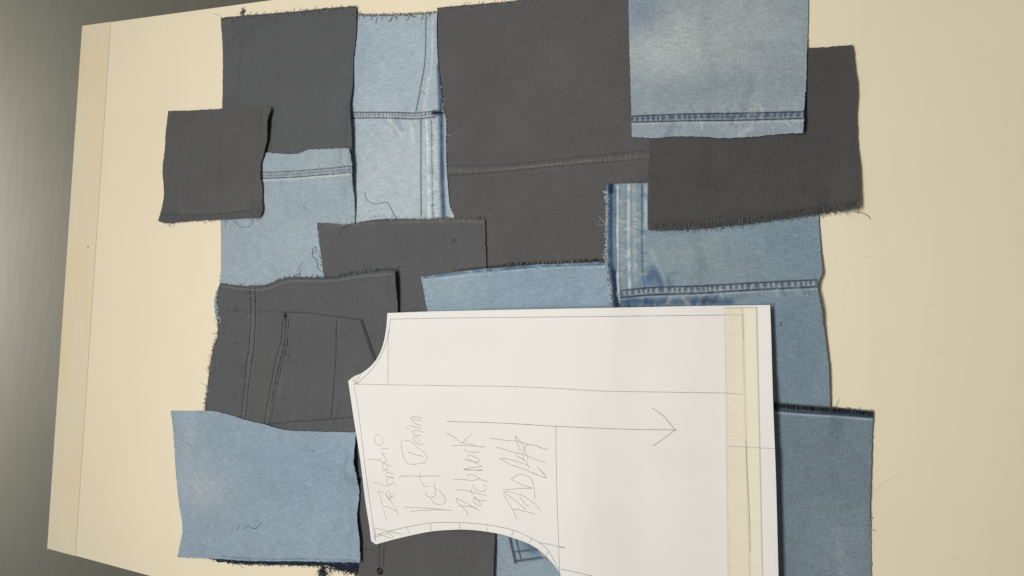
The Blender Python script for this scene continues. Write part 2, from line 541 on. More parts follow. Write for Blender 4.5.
SCR = plain('worn_cream_paint', (0.74, 0.645, 0.465), var=.1)
for ln in ([(926, 309), (930, 305), (934, 301)], [(866, 257), (872, 256.5)], [(1006, 265), (1012, 260)], [(128, 152), (129, 156)], [(130, 262), (131, 268)], [(96, 500), (99, 512)], [(936, 352), (941, 356)], [(128, 378), (134, 371)], [(176, 520), (178, 522)]):
    V, Fa = [], []; l = table.location
    pts = [at(px, py) for px, py in curve_px(ln, False, 1.5)]
    for i, p in enumerate(pts):
        a = pts[max(0, i - 1)]; b_ = pts[min(len(pts) - 1, i + 1)]; t = Vector((b_[0] - a[0], b_[1] - a[1])).normalized()
        w = .00035 * (1 if 0 < i < len(pts) - 1 else .3)
        V += [(p[0] - t.y * w - l.x, p[1] + t.x * w - l.y, .00003 - FZ), (p[0] + t.y * w - l.x, p[1] - t.x * w - l.y, .00003 - FZ)]
    Fa = [[2 * i, 2 * i + 1, 2 * i + 3, 2 * i + 2] for i in range(len(pts) - 1)]
    mesh_obj('scratch', V, Fa, SCR, table)
V, Fa = [], []; box(V, Fa, -6, 5, -5, 5, -0.1, 0)
fl_ = mesh_obj('floor', V, Fa, FLOORM); fl_.location = (0, 0, FZ); setp(fl_, kind='structure')

# ------------------------------------------------------------------ the scraps, bottom to top
def BL(r, g, b):
    k = min(1.0, max(0.0, (b - r) / 22.0))
    if k == 0: return srgb(r, g, b) * 1.14 * np.array([0.97, 1.0, 1.05])
    return srgb(r, g, b) * 1.16 * (1 - k * np.array([0.035, 0.10, 0.15]))
BL_ = lambda r, g, b: srgb(r, g, b) * 1.20       # measured cloth tone to base colour
CG = BL(88, 88, 88)
GR = 'cut denim scraps laid out as a patchwork'
def L(pts, c=None, r=0.0022, alpha=1.0, kind='line', dz=0.0, period=0.006):
    d = dict(pts=pts, r=r, alpha=alpha, kind=kind, dz=dz, period=period)
    if c is not None: d['c'] = c
    return d

def puckers(line, n, seed, light, dark, length=(3, 8), both=True, alpha=.45, r=.0016, dz=.0006):
    r0 = random.Random(seed); lp = curve_px(line, False, 1.0); out = []
    for _ in range(n):
        i = r0.randrange(1, len(lp) - 1); tx, ty = lp[i + 1][0] - lp[i - 1][0], lp[i + 1][1] - lp[i - 1][1]
        Lt = math.hypot(tx, ty); nx, ny = -ty / Lt, tx / Lt
        sgn = r0.choice((-1, 1)) if both else 1
        ln = r0.uniform(*length) * sgn; sk = r0.uniform(-.5, .5)
        lt = r0.random() < .5
        p = lp[i]
        out.append(L([p, (p[0] + (nx + tx / Lt * sk * .4) * ln * .5, p[1] + (ny + ty / Lt * sk * .4) * ln * .5), (p[0] + (nx + tx / Lt * sk) * ln, p[1] + (ny + ty / Lt * sk) * ln)],
                     light if lt else dark, r * r0.uniform(.6, 1.3), alpha * r0.uniform(.5, 1.2), 'soft', dz if lt else -dz))
    for q in out: q['under'] = True
    return out

# big charcoal panel
sI = make_sheet('charcoal_scrap', [(437, 8), (455, 6), (480, 4), (520, 0), (560, -4), (640, -9), (700, -10), (700, 150), (700, 300), (560, 300), (434, 300), (436, 180), (436, 90)],
    0.0025, CHAR, BL(87, 85, 83), 'largest charcoal scrap, in the upper middle, with one stitched seam running across it', 'denim scrap', GR,
    feats=[L([(445, 171), (500, 170), (560, 165), (610, 160), (652, 156)], BL(112, 108, 101), 0.0048, 0.5, 'ladder', 0.0005, 0.0052),
           L([(445, 175), (500, 172), (560, 166), (610, 162), (652, 158)], BL(60, 58, 56), 0.0012, 0.6, 'line', -0.0006), L([(445, 166), (500, 165), (560, 159), (610, 154), (652, 150)], BL(64, 62, 60), 0.0010, 0.5, 'line', -0.0004)]
    + puckers([(450, 171), (500, 169), (560, 164), (610, 159), (648, 155)], 60, 19, BL(112, 108, 100), BL(66, 64, 62), (2, 5), alpha=.45, r=.0010),
    blobs=[(560, 60, 60, 50, BL(98, 96, 92), .25), (480, 100, 20, 60, BL(78, 77, 76), .3)], seed=11)
stitches(sI, [[(445, 168), (500, 167), (560, 161), (610, 156), (652, 152)]], 'grey')
V0 = [[(508, 168.7), (530, 166.8), (560, 163.5), (592, 160.5)]]
stitches(sI, V0, 'beige', r=0.00022, dash=.004)
fray(sI, [(620, -6), (560, -3), (520, 1), (480, 5), (455, 7), (438, 9)], 'dark', 90, (1.5, 5), out=-1)
fray(sI, [(560, -3), (520, 1), (480, 5), (455, 7), (438, 9)], 'grey', 25, (2, 8), out=-1)

# light strip with the two side seams
pale = BL(190, 202, 204)
sC = make_sheet('blue_denim_scrap', [(340, 14), (370, 15), (400, 15), (437, 13), (437, 40), (438, 62), (441, 88), (443, 108), (446, 120), (446, 150), (448, 190), (450, 207), (455, 217), (452, 227), (400, 227), (345, 228), (342, 120)],
    0.0030, DENIM, BL(160, 180, 194), 'tall pale blue strip with a dark indigo right edge, between two charcoal scraps', 'denim scrap', GR,
    feats=[L([(439, 66), (441, 108), (441.5, 135), (442, 165), (442.5, 190), (443.5, 216)], BL(70, 96, 120), 0.0050, 0.9),
           L([(439, 66), (441, 108), (441.5, 135), (442, 165), (442.5, 190), (443.5, 216)], BL(44, 66, 96), 0.0030, 0.6, 'patchy'),
           L([(433, 20), (432, 60), (427, 90), (424, 112)], BL(194, 203, 206), 0.0024, 0.85, 'patchy', 0.0010),
           L([(435, 125), (436, 180), (436.5, 216)], pale, 0.0018, .85, 'patchy', 0.0006),
           L([(427, 120), (428, 150), (429, 216)], BL(206, 210, 208), 0.0026, .9, 'patchy', 0.0014),
           L([(421, 120), (421, 160), (421, 216)], BL(98, 122, 140), 0.0011, .7, 'line', -0.0004),
           L([(426, 20), (425, 60), (420, 90), (416, 112)], BL(104, 126, 144), 0.0011, .7, 'line', -0.0004),
           L([(352, 115), (390, 115), (415, 116), (440, 113)], BL(178, 190, 196), 0.0034, 0.6, 'line', 0.0008),
           L([(352, 115), (390, 115), (415, 116), (432, 114)], BL(84, 100, 114), 0.0028, 0.8, 'ladder', 0.0004, 0.0052),
           L([(434, 113), (441, 113)], BL(28, 38, 62), 0.0044, 1.0, 'line', 0.0004),
           L([(388, 119), (392, 128), (400, 134)], BL(196, 204, 208), 0.0050, 0.7, 'soft', 0.0007),
           L([(396, 120), (402, 130)], BL(112, 140, 164), 0.0030, 0.5, 'soft', -0.0005),
           L([(408, 119), (412, 128), (413, 140)], BL(196, 204, 208), 0.0030, 0.6, 'soft', 0.0006)]
    + [L([(352, 112.3), (390, 112.3), (415, 113), (436, 111)], BL(66, 80, 94), .0010, .85, 'line', -.0005), L([(352, 118), (390, 118), (415, 119), (436, 117)], BL(66, 80, 94), .0010, .85, 'line', -.0005),
       L([(421, 120), (421, 160), (421, 216)], BL(88, 110, 128), .0011, .7), L([(431.5, 120), (432, 160), (433, 216)], BL(110, 132, 148), .0012, .6), L([(426, 18), (425, 60), (420, 90), (416, 111)], BL(88, 110, 128), .0011, .6),
       L([(385, 121), (392, 127), (398, 136)], BL(116, 140, 158), .003, .45, 'soft', -.0005)]
    + puckers([(354, 117), (390, 117), (415, 118), (434, 116)], 26, 5, BL(192, 202, 206), BL(122, 146, 164), (4, 10))
    + puckers([(433, 122), (434, 215)], 26, 6, BL(196, 204, 206), BL(120, 142, 158), (2, 5))
    + puckers([(430, 20), (427, 60), (422, 100)], 16, 7, BL(180, 192, 198), BL(124, 146, 162), (2, 5)),
    blobs=[(400, 190, 70, 60, BL(182, 196, 202), .55), (380, 140, 30, 40, BL(170, 187, 200), .4), (355, 60, 25, 80, BL(136, 160, 180), .35)],
    seed=21)
stitches(sC, [[(352, 112.3), (390, 112.3), (415, 113), (436, 111)], [(352, 118), (390, 118), (415, 119), (436, 117)]], 'dark', r=.0005)
stitches(sC, [[(421, 120), (421, 160), (421, 216)], [(426, 18), (425, 60), (420, 90), (416, 111)], [(431.5, 120), (432, 160), (432.5, 216)]], 'slate', r=.00038)
overlock(sC, [(354, 15.5), (375, 16), (400, 15.5), (420, 14.5), (437, 13.2)], ['dark', 'black', 'beige'], 2.6, 0.9, 0.00042, -1)
fray(sC, [(452, 216), (446, 190), (446, 150), (445, 118), (443, 108), (440, 85)], 'white', 60, (1, 3.5), out=-1, r=.0003)
fray(sC, [(440, 224), (448, 217), (460, 219)], 'beige', 10, (3, 8), out=-1, r=.0003)

# charcoal square, upper left
sA = make_sheet('charcoal_scrap', [(221, 18), (245, 15.5), (270, 13.5), (300, 11), (330, 8), (356, 6), (356, 35), (353, 62), (352.5, 84), (350, 104), (351, 122), (351.5, 150), (352, 182), (290, 184), (226, 184), (222, 140), (222.5, 60)],
    0.0035, CHAR, CG, 'large charcoal square in the upper left corner of the patchwork, frayed along its top', 'denim scrap', GR,
    lifts=[(354, 125, (9, 40), 0.0085), (357, 12, (14, 20), 0.0018), (352, 165, (8, 20), .003)],
    feats=[L([(226, 66), (260, 62), (300, 57), (350, 52)], BL(94, 94, 94), 0.002, 0.25, 'soft', 0.0003),
           L([(240, 40), (238, 90), (241, 120)], BL(80, 80, 81), 0.003, 0.5, 'soft', -0.0004),
           L([(300, 25), (296, 80), (299, 130)], BL(92, 92, 92), 0.004, 0.2, 'soft', 0.0003)],
    seed=31, wave=(.0016, .07))
fray(sA, [(356, 7), (330, 9), (300, 12), (270, 14.5), (245, 16.5), (222, 19)], 'dark', 150, (1.2, 4.5), out=-1)
fray(sA, [(350, 7), (330, 9), (300, 12), (270, 14.5), (245, 16.5), (222, 19)], 'grey', 60, (2, 7), out=1, r=.00025)

# light blue with stitched hem seam
sB = make_sheet('blue_denim_scrap', [(225, 156), (262, 152.5), (285, 154), (299, 153.5), (308, 150), (325, 149), (348.5, 148), (350, 165), (351, 176), (353, 198), (354, 224), (352, 260), (346, 322), (290, 330), (240, 330), (216, 320), (214, 306), (215.5, 294), (220, 282), (221, 250), (221, 200)],
    0.0050, DENIM, BL(148, 168, 180), 'pale blue scrap with a double stitched seam, right of the small charcoal square', 'denim scrap', GR,
    lifts=[(353, 190, (8, 30), 0.0080), (350, 158, (9, 14), 0.0060)],
    feats=[L([(258, 176), (290, 174.5), (320, 172), (350, 169.5)], BL(96, 104, 112), 0.0021, 0.85, 'ladder', 0.0005, 0.0040),
           L([(258, 172.5), (290, 171.3), (320, 169), (350, 166)], BL(80, 92, 104), 0.0009, 0.7, 'line', -0.0004),
           L([(258, 178.6), (290, 177.3), (320, 175), (350, 172)], BL(96, 108, 118), 0.0009, 0.8, 'line', -0.0005),
           L([(258, 181), (290, 179.3), (320, 177), (350, 174.5)], BL(186, 196, 202), 0.0014, 0.8, 'line', 0.0003)]
    + puckers([(260, 175), (300, 174), (349, 170)], 26, 15, BL(174, 188, 196), BL(118, 138, 152), (3, 9)),
    blobs=[(300, 240, 60, 40, BL(150, 172, 186), .5), (330, 165, 30, 20, BL(160, 178, 188), .4)], seed=41)
stitches(sB, [[(259, 173), (290, 171.6), (320, 169.4), (350, 166.5)], [(258, 178.6), (290, 177.3), (320, 175), (350, 172)]], 'dark', r=.0004)
fray(sB, [(219, 282), (221, 250), (221, 222)], 'slate', 20, (1, 3), out=-1)

# charcoal, centre
sG = make_sheet('charcoal_scrap', [(317, 223), (330, 223), (345, 224.5), (365, 221), (385, 219), (420, 219), (455, 218), (485, 219), (486, 250), (487, 290), (488, 320), (430, 330), (330, 330), (327, 300), (323, 272), (320, 248)],
    0.0060, CHAR, BL(88, 87, 86), 'charcoal scrap in the centre with a frayed top edge, crossing under the tall pale strip\'s lower end', 'denim scrap', GR,
    feats=[L([(325, 226), (365, 224), (420, 222), (484, 222)], BL(104, 102, 98), 0.0022, 0.6, 'patchy', 0.0003)],
    lifts=[(486, 250, (6, 40), .001)], seed=51)
sG.root['label'] = 'charcoal scrap in the centre with a frayed top edge'
fray(sG, [(484, 219), (455, 218.5), (420, 219.5), (385, 220), (365, 222), (345, 225)], 'dark', 120, (1, 3.5), out=-1)
fray(sG, [(484, 219), (455, 218.5), (440, 219.5)], 'beige', 12, (2, 6), out=-1)
fray(sG, [(484, 220), (440, 219), (385, 220), (345, 225)], 'beige', 26, (1, 3), out=1, r=.0002)
fray(sG, [(322, 268), (320, 250), (318, 226)], 'dark', 16, (1.5, 4), out=1)

# long blue band over the centre
sH = make_sheet('blue_denim_scrap', [(421, 277), (440, 274.5), (470, 270.5), (500, 268), (535, 265), (570, 263.5), (614, 262), (616, 330), (500, 334), (434, 334), (427, 308), (424, 292)],
    0.0070, DENIM, BL(136, 160, 178), 'long low blue scrap with a serged top edge, showing above the paper pattern\'s top edge', 'denim scrap', GR,
    feats=[L([(424, 277.5), (440, 275.5), (470, 272), (500, 269.5), (535, 266.5), (606, 264)], BL(64, 96, 130), 0.0026, .8, 'patchy', 0.0003),
           L([(424, 280), (470, 275), (535, 269), (606, 266.5)], BL(168, 190, 206), 0.0014, .6, 'patchy', 0.0003)],
    blobs=[(450, 290, 40, 20, BL(150, 172, 186), .5)], seed=61)
overlock(sH, [(505, 266), (535, 264), (570, 262.5), (606, 261)], ['black', 'beige', 'dark', 'grey'], 2.8, 0.9, .00042, -1)
overlock(sH, [(455, 271.2), (480, 268.4), (505, 266)], ['black', 'dark', 'navy'], 1.6, 1.3, .0004, -1)
fray(sH, [(606, 262), (570, 262), (535, 264), (500, 267), (470, 270)], 'black', 50, (1, 3.5), out=-1)
fray(sH, [(470, 272), (500, 269), (535, 267), (580, 265)], 'navy', 30, (1, 3), out=-1)

# blue panel with a thick side seam, right
sJ = make_sheet('blue_denim_scrap', [(607, 184), (625, 183.5), (648, 183), (720, 190), (818, 196), (819, 225), (821, 255), (822, 272), (817.5, 285), (821, 305), (824, 330), (827, 350), (829, 375), (830, 404), (831, 440), (740, 445), (640, 445), (622, 380), (613, 320), (612, 298), (609, 275), (606, 262), (607, 235)],
    0.0080, DENIM, BL(126, 150, 166), 'large blue scrap with a thick vertical side seam, above the paper pattern\'s right half', 'denim scrap', GR,
    lifts=[(822, 296, (9, 34), 0.0095), (830, 372, (8, 40), 0.0050), (819, 235, (8, 25), .0015)],
    feats=[L([(611, 186), (611, 225), (611.5, 262), (615, 285), (617, 304)], BL(64, 92, 122), 0.0046, .95),
           L([(610, 186), (610, 225), (610.5, 262), (614, 285), (616, 304)], BL(38, 60, 92), 0.0034, .6, 'patchy'),
           L([(614, 272), (616, 286), (617, 306)], BL(24, 38, 68), 0.0050, .8, 'soft'),
           L([(611, 184), (611, 191)], BL(26, 40, 70), 0.0044, .95),
           L([(617.5, 186), (617.5, 240), (618, 280), (620, 302)], BL(192, 200, 198), 0.0016, .9, 'line', 0.0004),
           L([(623, 186), (623, 240), (624, 290)], BL(140, 158, 164), 0.0030, .8, 'patchy', 0.0007),
           L([(629, 185), (629, 240), (630, 288)], BL(196, 204, 200), 0.0020, .9, 'patchy', 0.0010),
           L([(634, 185), (635, 240), (636, 280)], BL(164, 178, 180), 0.0030, .7, 'patchy', 0.0004),
           L([(642, 184), (642, 240), (643, 275), (646, 290)], BL(86, 112, 132), 0.0013, .8, 'line', -0.0006),
           L([(646, 186), (646, 228)], BL(186, 198, 200), 0.0022, .7, 'patchy', 0.0003),
           L([(650, 278), (655, 272), (661, 281), (664, 288)], BL(66, 98, 132), 0.0085, .85, 'soft'),
           L([(652, 250), (658, 264), (664, 276), (666, 286)], BL(160, 174, 180), 0.0034, .5, 'soft', 0.0010),
           L([(676, 272), (669, 275), (668, 282), (672, 286)], BL(96, 122, 138), 0.0025, .6, 'soft', 0.0006),
           L([(620, 294), (650, 291), (700, 289.5), (760, 286), (817, 283)], BL(170, 182, 188), 0.0042, .7, 'line', 0.0010),
           L([(622, 293.5), (650, 290.5), (700, 289), (760, 285.5), (817, 283)], BL(60, 76, 96), 0.0036, .8, 'ladder', 0.0007, 0.0068),
           L([(690, 304), (694, 296), (700, 293)], BL(150, 166, 174), .003, .5, 'soft', .0008), L([(655, 304), (658, 297)], BL(150, 166, 174), .0025, .5, 'soft', .0008), L([(730, 300), (745, 296)], BL(100, 120, 136), .004, .4, 'soft', -.0006), L([(668, 262), (690, 255), (720, 240)], BL(146, 164, 170), .012, .4, 'soft', .0012), L([(700, 284), (702, 262), (694, 236)], BL(112, 134, 148), .008, .35, 'soft', -.001),
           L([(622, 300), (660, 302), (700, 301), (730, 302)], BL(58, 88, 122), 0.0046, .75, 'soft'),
           L([(668, 304), (671, 297), (683, 297), (688, 304)], BL(160, 172, 178), 0.0024, .45, 'soft', 0.0009),
           L([(701, 304), (706, 297), (712, 303)], BL(60, 76, 96), 0.0030, .6, 'soft', 0.0006)]
    + [L([(621, 290.6), (650, 287.7), (700, 286), (760, 282.6), (817, 279.8)], BL(56, 72, 98), .0012, .85, 'line', -.0006), L([(621, 297.6), (650, 295), (700, 293.2), (760, 289.6), (818, 286.8)], BL(56, 72, 98), .0012, .85, 'line', -.0006),
       L([(620, 299.6), (650, 297), (700, 295.2), (760, 291.6), (818, 288.8)], BL(172, 184, 190), .0011, .6, 'patchy', .0004), L([(616, 188), (616, 240), (617, 272)], BL(60, 84, 110), .0010, .7), L([(648, 186), (648, 228)], BL(80, 104, 124), .0010, .6)]
    + puckers([(650, 294), (700, 293), (760, 290), (815, 287)], 40, 8, BL(158, 172, 180), BL(84, 104, 124), (3, 9))
    + puckers([(618, 190), (618, 240), (620, 290)], 26, 9, BL(176, 188, 190), BL(90, 118, 142), (2, 6))
    + puckers([(641, 190), (642, 240), (644, 280)], 22, 10, BL(176, 188, 190), BL(90, 118, 142), (3, 7))
    + puckers([(626, 200), (626, 280)], 18, 12, BL(184, 194, 194), BL(96, 122, 144), (3, 6))
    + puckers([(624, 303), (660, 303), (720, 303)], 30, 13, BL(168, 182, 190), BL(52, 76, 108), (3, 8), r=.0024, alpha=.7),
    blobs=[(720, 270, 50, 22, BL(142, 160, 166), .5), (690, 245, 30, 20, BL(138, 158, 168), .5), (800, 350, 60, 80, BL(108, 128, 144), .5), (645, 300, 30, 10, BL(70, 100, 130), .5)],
    seed=71)
stitches(sJ, [[(622, 290.6), (650, 287.7), (700, 286), (760, 282.6), (816, 279.8)], [(622, 297.4), (650, 294.8), (700, 293), (760, 289.4), (817, 286.6)]], 'navy', r=.00055)
stitches(sJ, [[(642, 185), (642, 240), (643, 275)], [(616, 188), (616, 240), (617, 270)]], 'slate', r=.0003)
fray(sJ, [(613, 300), (609, 278), (606, 262), (607, 235), (607, 186)], 'white', 110, (1, 4), out=1, r=.0003)
fray(sJ, [(612, 304), (609, 275), (606, 262), (607, 250)], 'navy', 40, (1.5, 5), out=1, r=.0003)
fray(sJ, [(607, 184), (625, 183.5), (648, 183)], 'dark', 16, (1, 3), out=1)
fray(sJ, [(600, 218), (606, 224)], 'beige', 5, (5, 10), out=-1, r=.0003)

# charcoal panel, right
sL = make_sheet('charcoal_scrap', [(800, 49), (825, 47), (853, 45), (854, 65), (857, 90), (856, 118), (857, 140), (859, 165), (859, 190), (860, 208), (830, 212), (800, 216), (760, 222), (720, 226), (690, 229), (648, 230), (648, 205), (648.5, 170), (650, 135), (652, 90), (700, 60)],
    0.0095, CHAR, BL(76, 75, 72), 'charcoal scrap at the far right with a frayed lower edge', 'denim scrap', GR,
    lifts=[(860, 200, (14, 34), 0.0075), (856, 90, (8, 50), 0.0040)],
    feats=[L([(650, 222), (690, 221), (720, 217), (760, 214), (800, 209), (858, 200)], BL(70, 68, 66), 0.0016, .7, 'line', -0.0007),
           L([(650, 227), (690, 226), (720, 222), (760, 219), (800, 213), (858, 205)], BL(100, 97, 92), 0.0032, .5, 'ladder', 0.0006, 0.0036),
           L([(787, 150), (795, 172), (804, 200)], BL(84, 82, 79), 0.003, .2, 'soft', 0.0003)],
    seed=81, wave=(.002, .07))
overlock(sL, [(652, 229), (690, 227.5), (720, 225), (760, 221), (800, 215), (830, 211), (858, 206.5)], ['dark', 'grey', 'grey'], 5.2, 1.5, .00030, -1)
fray(sL, [(858, 208), (830, 212), (800, 216), (760, 222), (720, 226), (690, 229), (650, 230)], 'dark', 260, (1, 3.6), out=-1, r=.00028)
fray(sL, [(800, 213), (780, 216), (760, 218), (740, 220)], 'grey', 40, (2, 6), out=1)

# pale blue panel on top right
sK = make_sheet('blue_denim_scrap', [(628.5, -14), (629, 20), (630, 60), (631, 100), (632, 137), (655, 138), (672, 136.5), (700, 136.5), (722, 138), (745, 137), (775, 134.5), (803, 133), (804, 112), (806, 85), (807, 50), (808, 20), (808, -14)],
    0.0115, DENIM, BL(144, 162, 174), 'pale worn blue scrap cut off by the top of the photo', 'denim scrap', GR,
    lifts=[(806, 122, (12, 22), 0.0075), (740, 140, (30, 8), .0015)],
    feats=[L([(632, 119), (680, 117), (740, 116), (804, 114.5)], BL(70, 84, 102), 0.0034, .85, 'ladder', 0.0006, 0.0068),
           L([(632, 122.2), (680, 121), (740, 120.2), (804, 118.5)], BL(72, 88, 106), 0.0010, .8, 'line', -0.0006),
           L([(632, 124), (680, 122.8), (740, 122), (804, 120.5)], BL(176, 186, 190), 0.0014, .6, 'line', 0.0003),
           L([(666, 136), (671, 128), (674, 124)], BL(112, 134, 154), 0.004, .6, 'soft', -0.0005),
           L([(740, 134), (752, 127)], BL(176, 184, 186), 0.003, .6, 'soft', 0.0006),
           L([(752, 110), (758, 88), (768, 60)], BL(156, 168, 174), 0.006, .5, 'soft', 0.0008),
           L([(745, 108), (752, 85)], BL(122, 138, 150), 0.006, .4, 'soft', -0.0004)]
    + [L([(632, 116.2), (680, 114.2), (740, 113.2), (804, 111.8)], BL(60, 76, 100), .0011, .85, 'line', -.0005), L([(632, 119.3), (680, 117.7), (740, 116.8), (804, 115.2)], BL(64, 80, 104), .0026, .5, 'ladder', .0003, .0070)]
    + puckers([(634, 119), (680, 118), (740, 117), (802, 115)], 46, 14, BL(178, 186, 188), BL(104, 124, 142), (4, 12)),
    blobs=[(680, 45, 60, 32, BL(176, 182, 180), .75), (740, 20, 60, 30, BL(158, 170, 174), .6), (640, 12, 22, 22, BL(116, 140, 166), .6), (700, 90, 90, 14, BL(126, 146, 158), .5)],
    seed=91, wave=(.002, .07))
stitches(sK, [[(633, 116.2), (680, 114.2), (740, 113.2), (803, 111.8)], [(633, 122.2), (680, 121), (740, 120.2), (803, 118.5)]], 'navy', r=.0006)

# blue piece under the armhole
sO = make_sheet('blue_denim_scrap', [(486, 505), (570, 505), (620, 560), (625, 615), (486, 615)],
    0.0025, DENIM, BL(140, 160, 175), 'small bit of blue denim with a dark stitched pocket corner, under the pattern\'s armhole', 'denim scrap', GR,
    feats=[L([(510, 536), (513, 550), (516, 562)], BL(48, 60, 80), 0.0026, .9, 'line', 0.0006),
           L([(516, 537), (519, 550), (521, 558)], BL(58, 74, 96), 0.0016, .8, 'line', 0.0004),
           L([(515, 561), (530, 559), (552, 556)], BL(60, 76, 98), 0.0018, .85, 'line', 0.0004),
           L([(514, 552), (530, 550), (548, 548)], BL(64, 80, 102), 0.0014, .8, 'line', 0.0003),
           L([(526, 540), (532, 550)], BL(86, 110, 134), .004, .6, 'soft', .0004), L([(540, 548), (545, 556)], BL(180, 190, 196), .003, .6, 'soft', .0006)],
    blobs=[(532, 548, 16, 8, BL(100, 124, 146), .8)], seed=101)
stitches(sO, [[(510, 536), (513, 550), (516, 562)], [(516, 537), (519, 550), (521, 558)], [(515, 561), (530, 559), (552, 556)], [(514, 552), (530, 550), (548, 548)]], 'navy', r=.0004)

# charcoal with a button under the pattern
sN = make_sheet('charcoal_scrap', [(352, 470), (400, 470), (494, 470), (495, 530), (494, 560), (493, 615), (357, 615), (359, 560), (357, 520)],
    0.0035, CHAR, BL(86, 85, 83), 'charcoal scrap with a small dark metal button, below the paper pattern\'s left point', 'denim scrap', GR,
    lifts=[(496, 560, (6, 34), .0060)],
    feats=[L([(380, 545), (379.5, 566)], BL(70, 69, 68), .0012, .8, 'line', -.0005), L([(384, 545), (383.5, 566)], BL(70, 69, 68), .0012, .8, 'line', -.0005),
           L([(358, 548), (374, 550), (379, 560)], BL(70, 69, 68), .0012, .6, 'line', -.0005)], seed=111)
stitches(sN, [[(380, 545), (379.5, 566)], [(384, 545), (383.5, 566)]], 'grey', r=.00028)

# jeans front with pocket
DK = BL(62, 62, 62)
seamE = [[(250, 287.5), (250.5, 305), (251, 315), (249, 345), (246, 365), (243, 404), (241, 420)],
         [(254.7, 288), (255.2, 310), (254, 342), (251, 367), (248, 390), (247, 404), (245, 422)],
         [(282.5, 320), (281, 340), (275, 362), (268.5, 398), (264, 424)],
         [(288.5, 319), (286.5, 345), (281, 367), (274, 402), (270, 423)],
         [(286, 319), (284, 345), (278.5, 367), (271.5, 402)],
         [(336.5, 318), (335.5, 360), (332.5, 400), (331, 418)],
         [(281, 312), (310, 313), (336, 316.5), (360, 320)],
         [(360, 320), (367, 340), (374, 361)],
         [(265, 424.5), (297, 421.5), (325, 419.5), (356, 417)]]
sE = make_sheet('charcoal_scrap', [(220, 283), (235, 285.5), (255, 286), (267, 284.5), (276, 280.5), (290, 277.5), (330, 277.5), (360, 273), (378, 271), (395, 270), (396, 290), (398, 315), (402, 380), (400, 440), (398, 474), (362, 478), (340, 468), (290, 455), (230, 450), (206, 425), (205, 412), (207.5, 390), (210, 368), (213, 350), (217.5, 335), (218, 312), (217, 298)],
    0.0080, CHAR, BL(87, 87, 86), 'charcoal jeans piece with a stitched pocket and a black rivet', 'denim scrap', GR,
    lifts=[(398, 280, (10, 26), 0.0100), (400, 310, (8, 20), .0025), (362, 470, (10, 12), .003)],
    feats=[L(p, BL(52, 52, 53), 0.0010, .6, 'line', -0.0007) for p in seamE] + [L([(a + 1.4, b) for a, b in p], BL(112, 112, 110), 0.0008, .45, 'line', 0.0003) for p in seamE[:5]] +
          [L([(252.5, 288), (253, 312), (251.5, 343), (248.5, 366), (245, 404), (243, 421)], BL(104, 104, 102), .0024, .5, 'ladder', .0006, .0056),
           L([(258, 285), (268, 283.5), (276, 279), (290, 276.5), (330, 276.5), (350, 274)], BL(58, 66, 72), .0034, .8, 'patchy', -.0003),
           L([(222, 286), (240, 289), (258, 290), (270, 288), (280, 283.5), (295, 281), (330, 281), (360, 276.5), (392, 274)], BL(112, 111, 108), .0014, .7, 'line', .0005),
           L([(362, 320), (369, 340), (376, 361)], BL(34, 34, 35), .0016, .9, 'line', -.0008),
           L([(225, 310), (250, 311), (280, 312)], BL(74, 74, 74), .0014, .5, 'soft', -.0004),
           L([(262, 360), (258, 420)], BL(96, 93, 86), .010, .3, 'soft'),
           L([(285, 313), (285, 320)], BL(60, 60, 60), .0030, .5, 'soft', .0006)]
    + puckers(seamE[0], 30, 16, BL(104, 104, 102), BL(66, 66, 66), (2, 6), alpha=.4) + puckers(seamE[3], 24, 17, BL(104, 104, 102), BL(66, 66, 66), (2, 6), alpha=.4)
    + puckers([(270, 420), (350, 414)], 22, 18, BL(102, 102, 100), BL(70, 70, 70), (5, 12), alpha=.35),
    seed=121, wave=(.0016, .06))
stitches(sE, seamE[:8], 'grey', r=.00024)
stitches(sE, [[(258, 292), (270, 290), (281, 285.5), (296, 283), (330, 283), (362, 278.5), (392, 276)]], 'grey', r=.00024)
fray(sE, [(395, 270.5), (378, 271.5), (360, 273.5), (330, 278), (290, 278), (276, 281), (267, 285), (255, 286.5), (235, 286), (221, 284)], 'dark', 190, (1, 4), out=-1)
fray(sE, [(395, 270.5), (360, 273.5), (340, 276.5)], 'grey', 40, (2, 7), out=-1, r=.00025)
fray(sE, [(205, 412), (207.5, 390), (210, 368), (213, 350), (217.5, 335), (218, 312), (217, 298)], 'grey', 110, (1.5, 6), out=1, r=.00036)
fray(sE, [(205, 412), (207.5, 390), (210, 368), (213, 350), (217.5, 335), (218, 312), (218, 300)], 'white', 40, (1.5, 5), out=1, r=.00036)
fray(sE, [(220, 283), (217, 298), (218, 310)], 'dark', 30, (1.5, 4), out=-1)

def stud(s, px, py, rad, mat, mat2, name):
    x, y, z = surf_pt(px, py, s.top, s.z0)
    V, Fa = [], []; n = 20
    prof = [(1.0, 0.0), (1.0, .30), (.82, .52), (.55, .46), (.48, .30), (.30, .34), (.12, .55), (0.02, .58)]
    for (r_, h) in prof:
        for k in range(n):
            a = 2 * math.pi * k / n; V.append((x + rad * r_ * math.cos(a), y + rad * r_ * math.sin(a), z - .0004 + rad * h))
    for i in range(len(prof) - 1):
        for k in range(n): Fa.append([i * n + k, i * n + (k + 1) % n, (i + 1) * n + (k + 1) % n, (i + 1) * n + k])
    Fa.append([(len(prof) - 1) * n + k for k in range(n)]); Fa.append([k for k in reversed(range(n))])
    return mesh_obj(name, local(s, V), Fa, mat, s.root, [True] * len(Fa))
stud(sE, 285.5, 315.5, .0032, METAL, None, 'rivet')
stud(sN, 380, 571, .0050, COPPER, None, 'button')

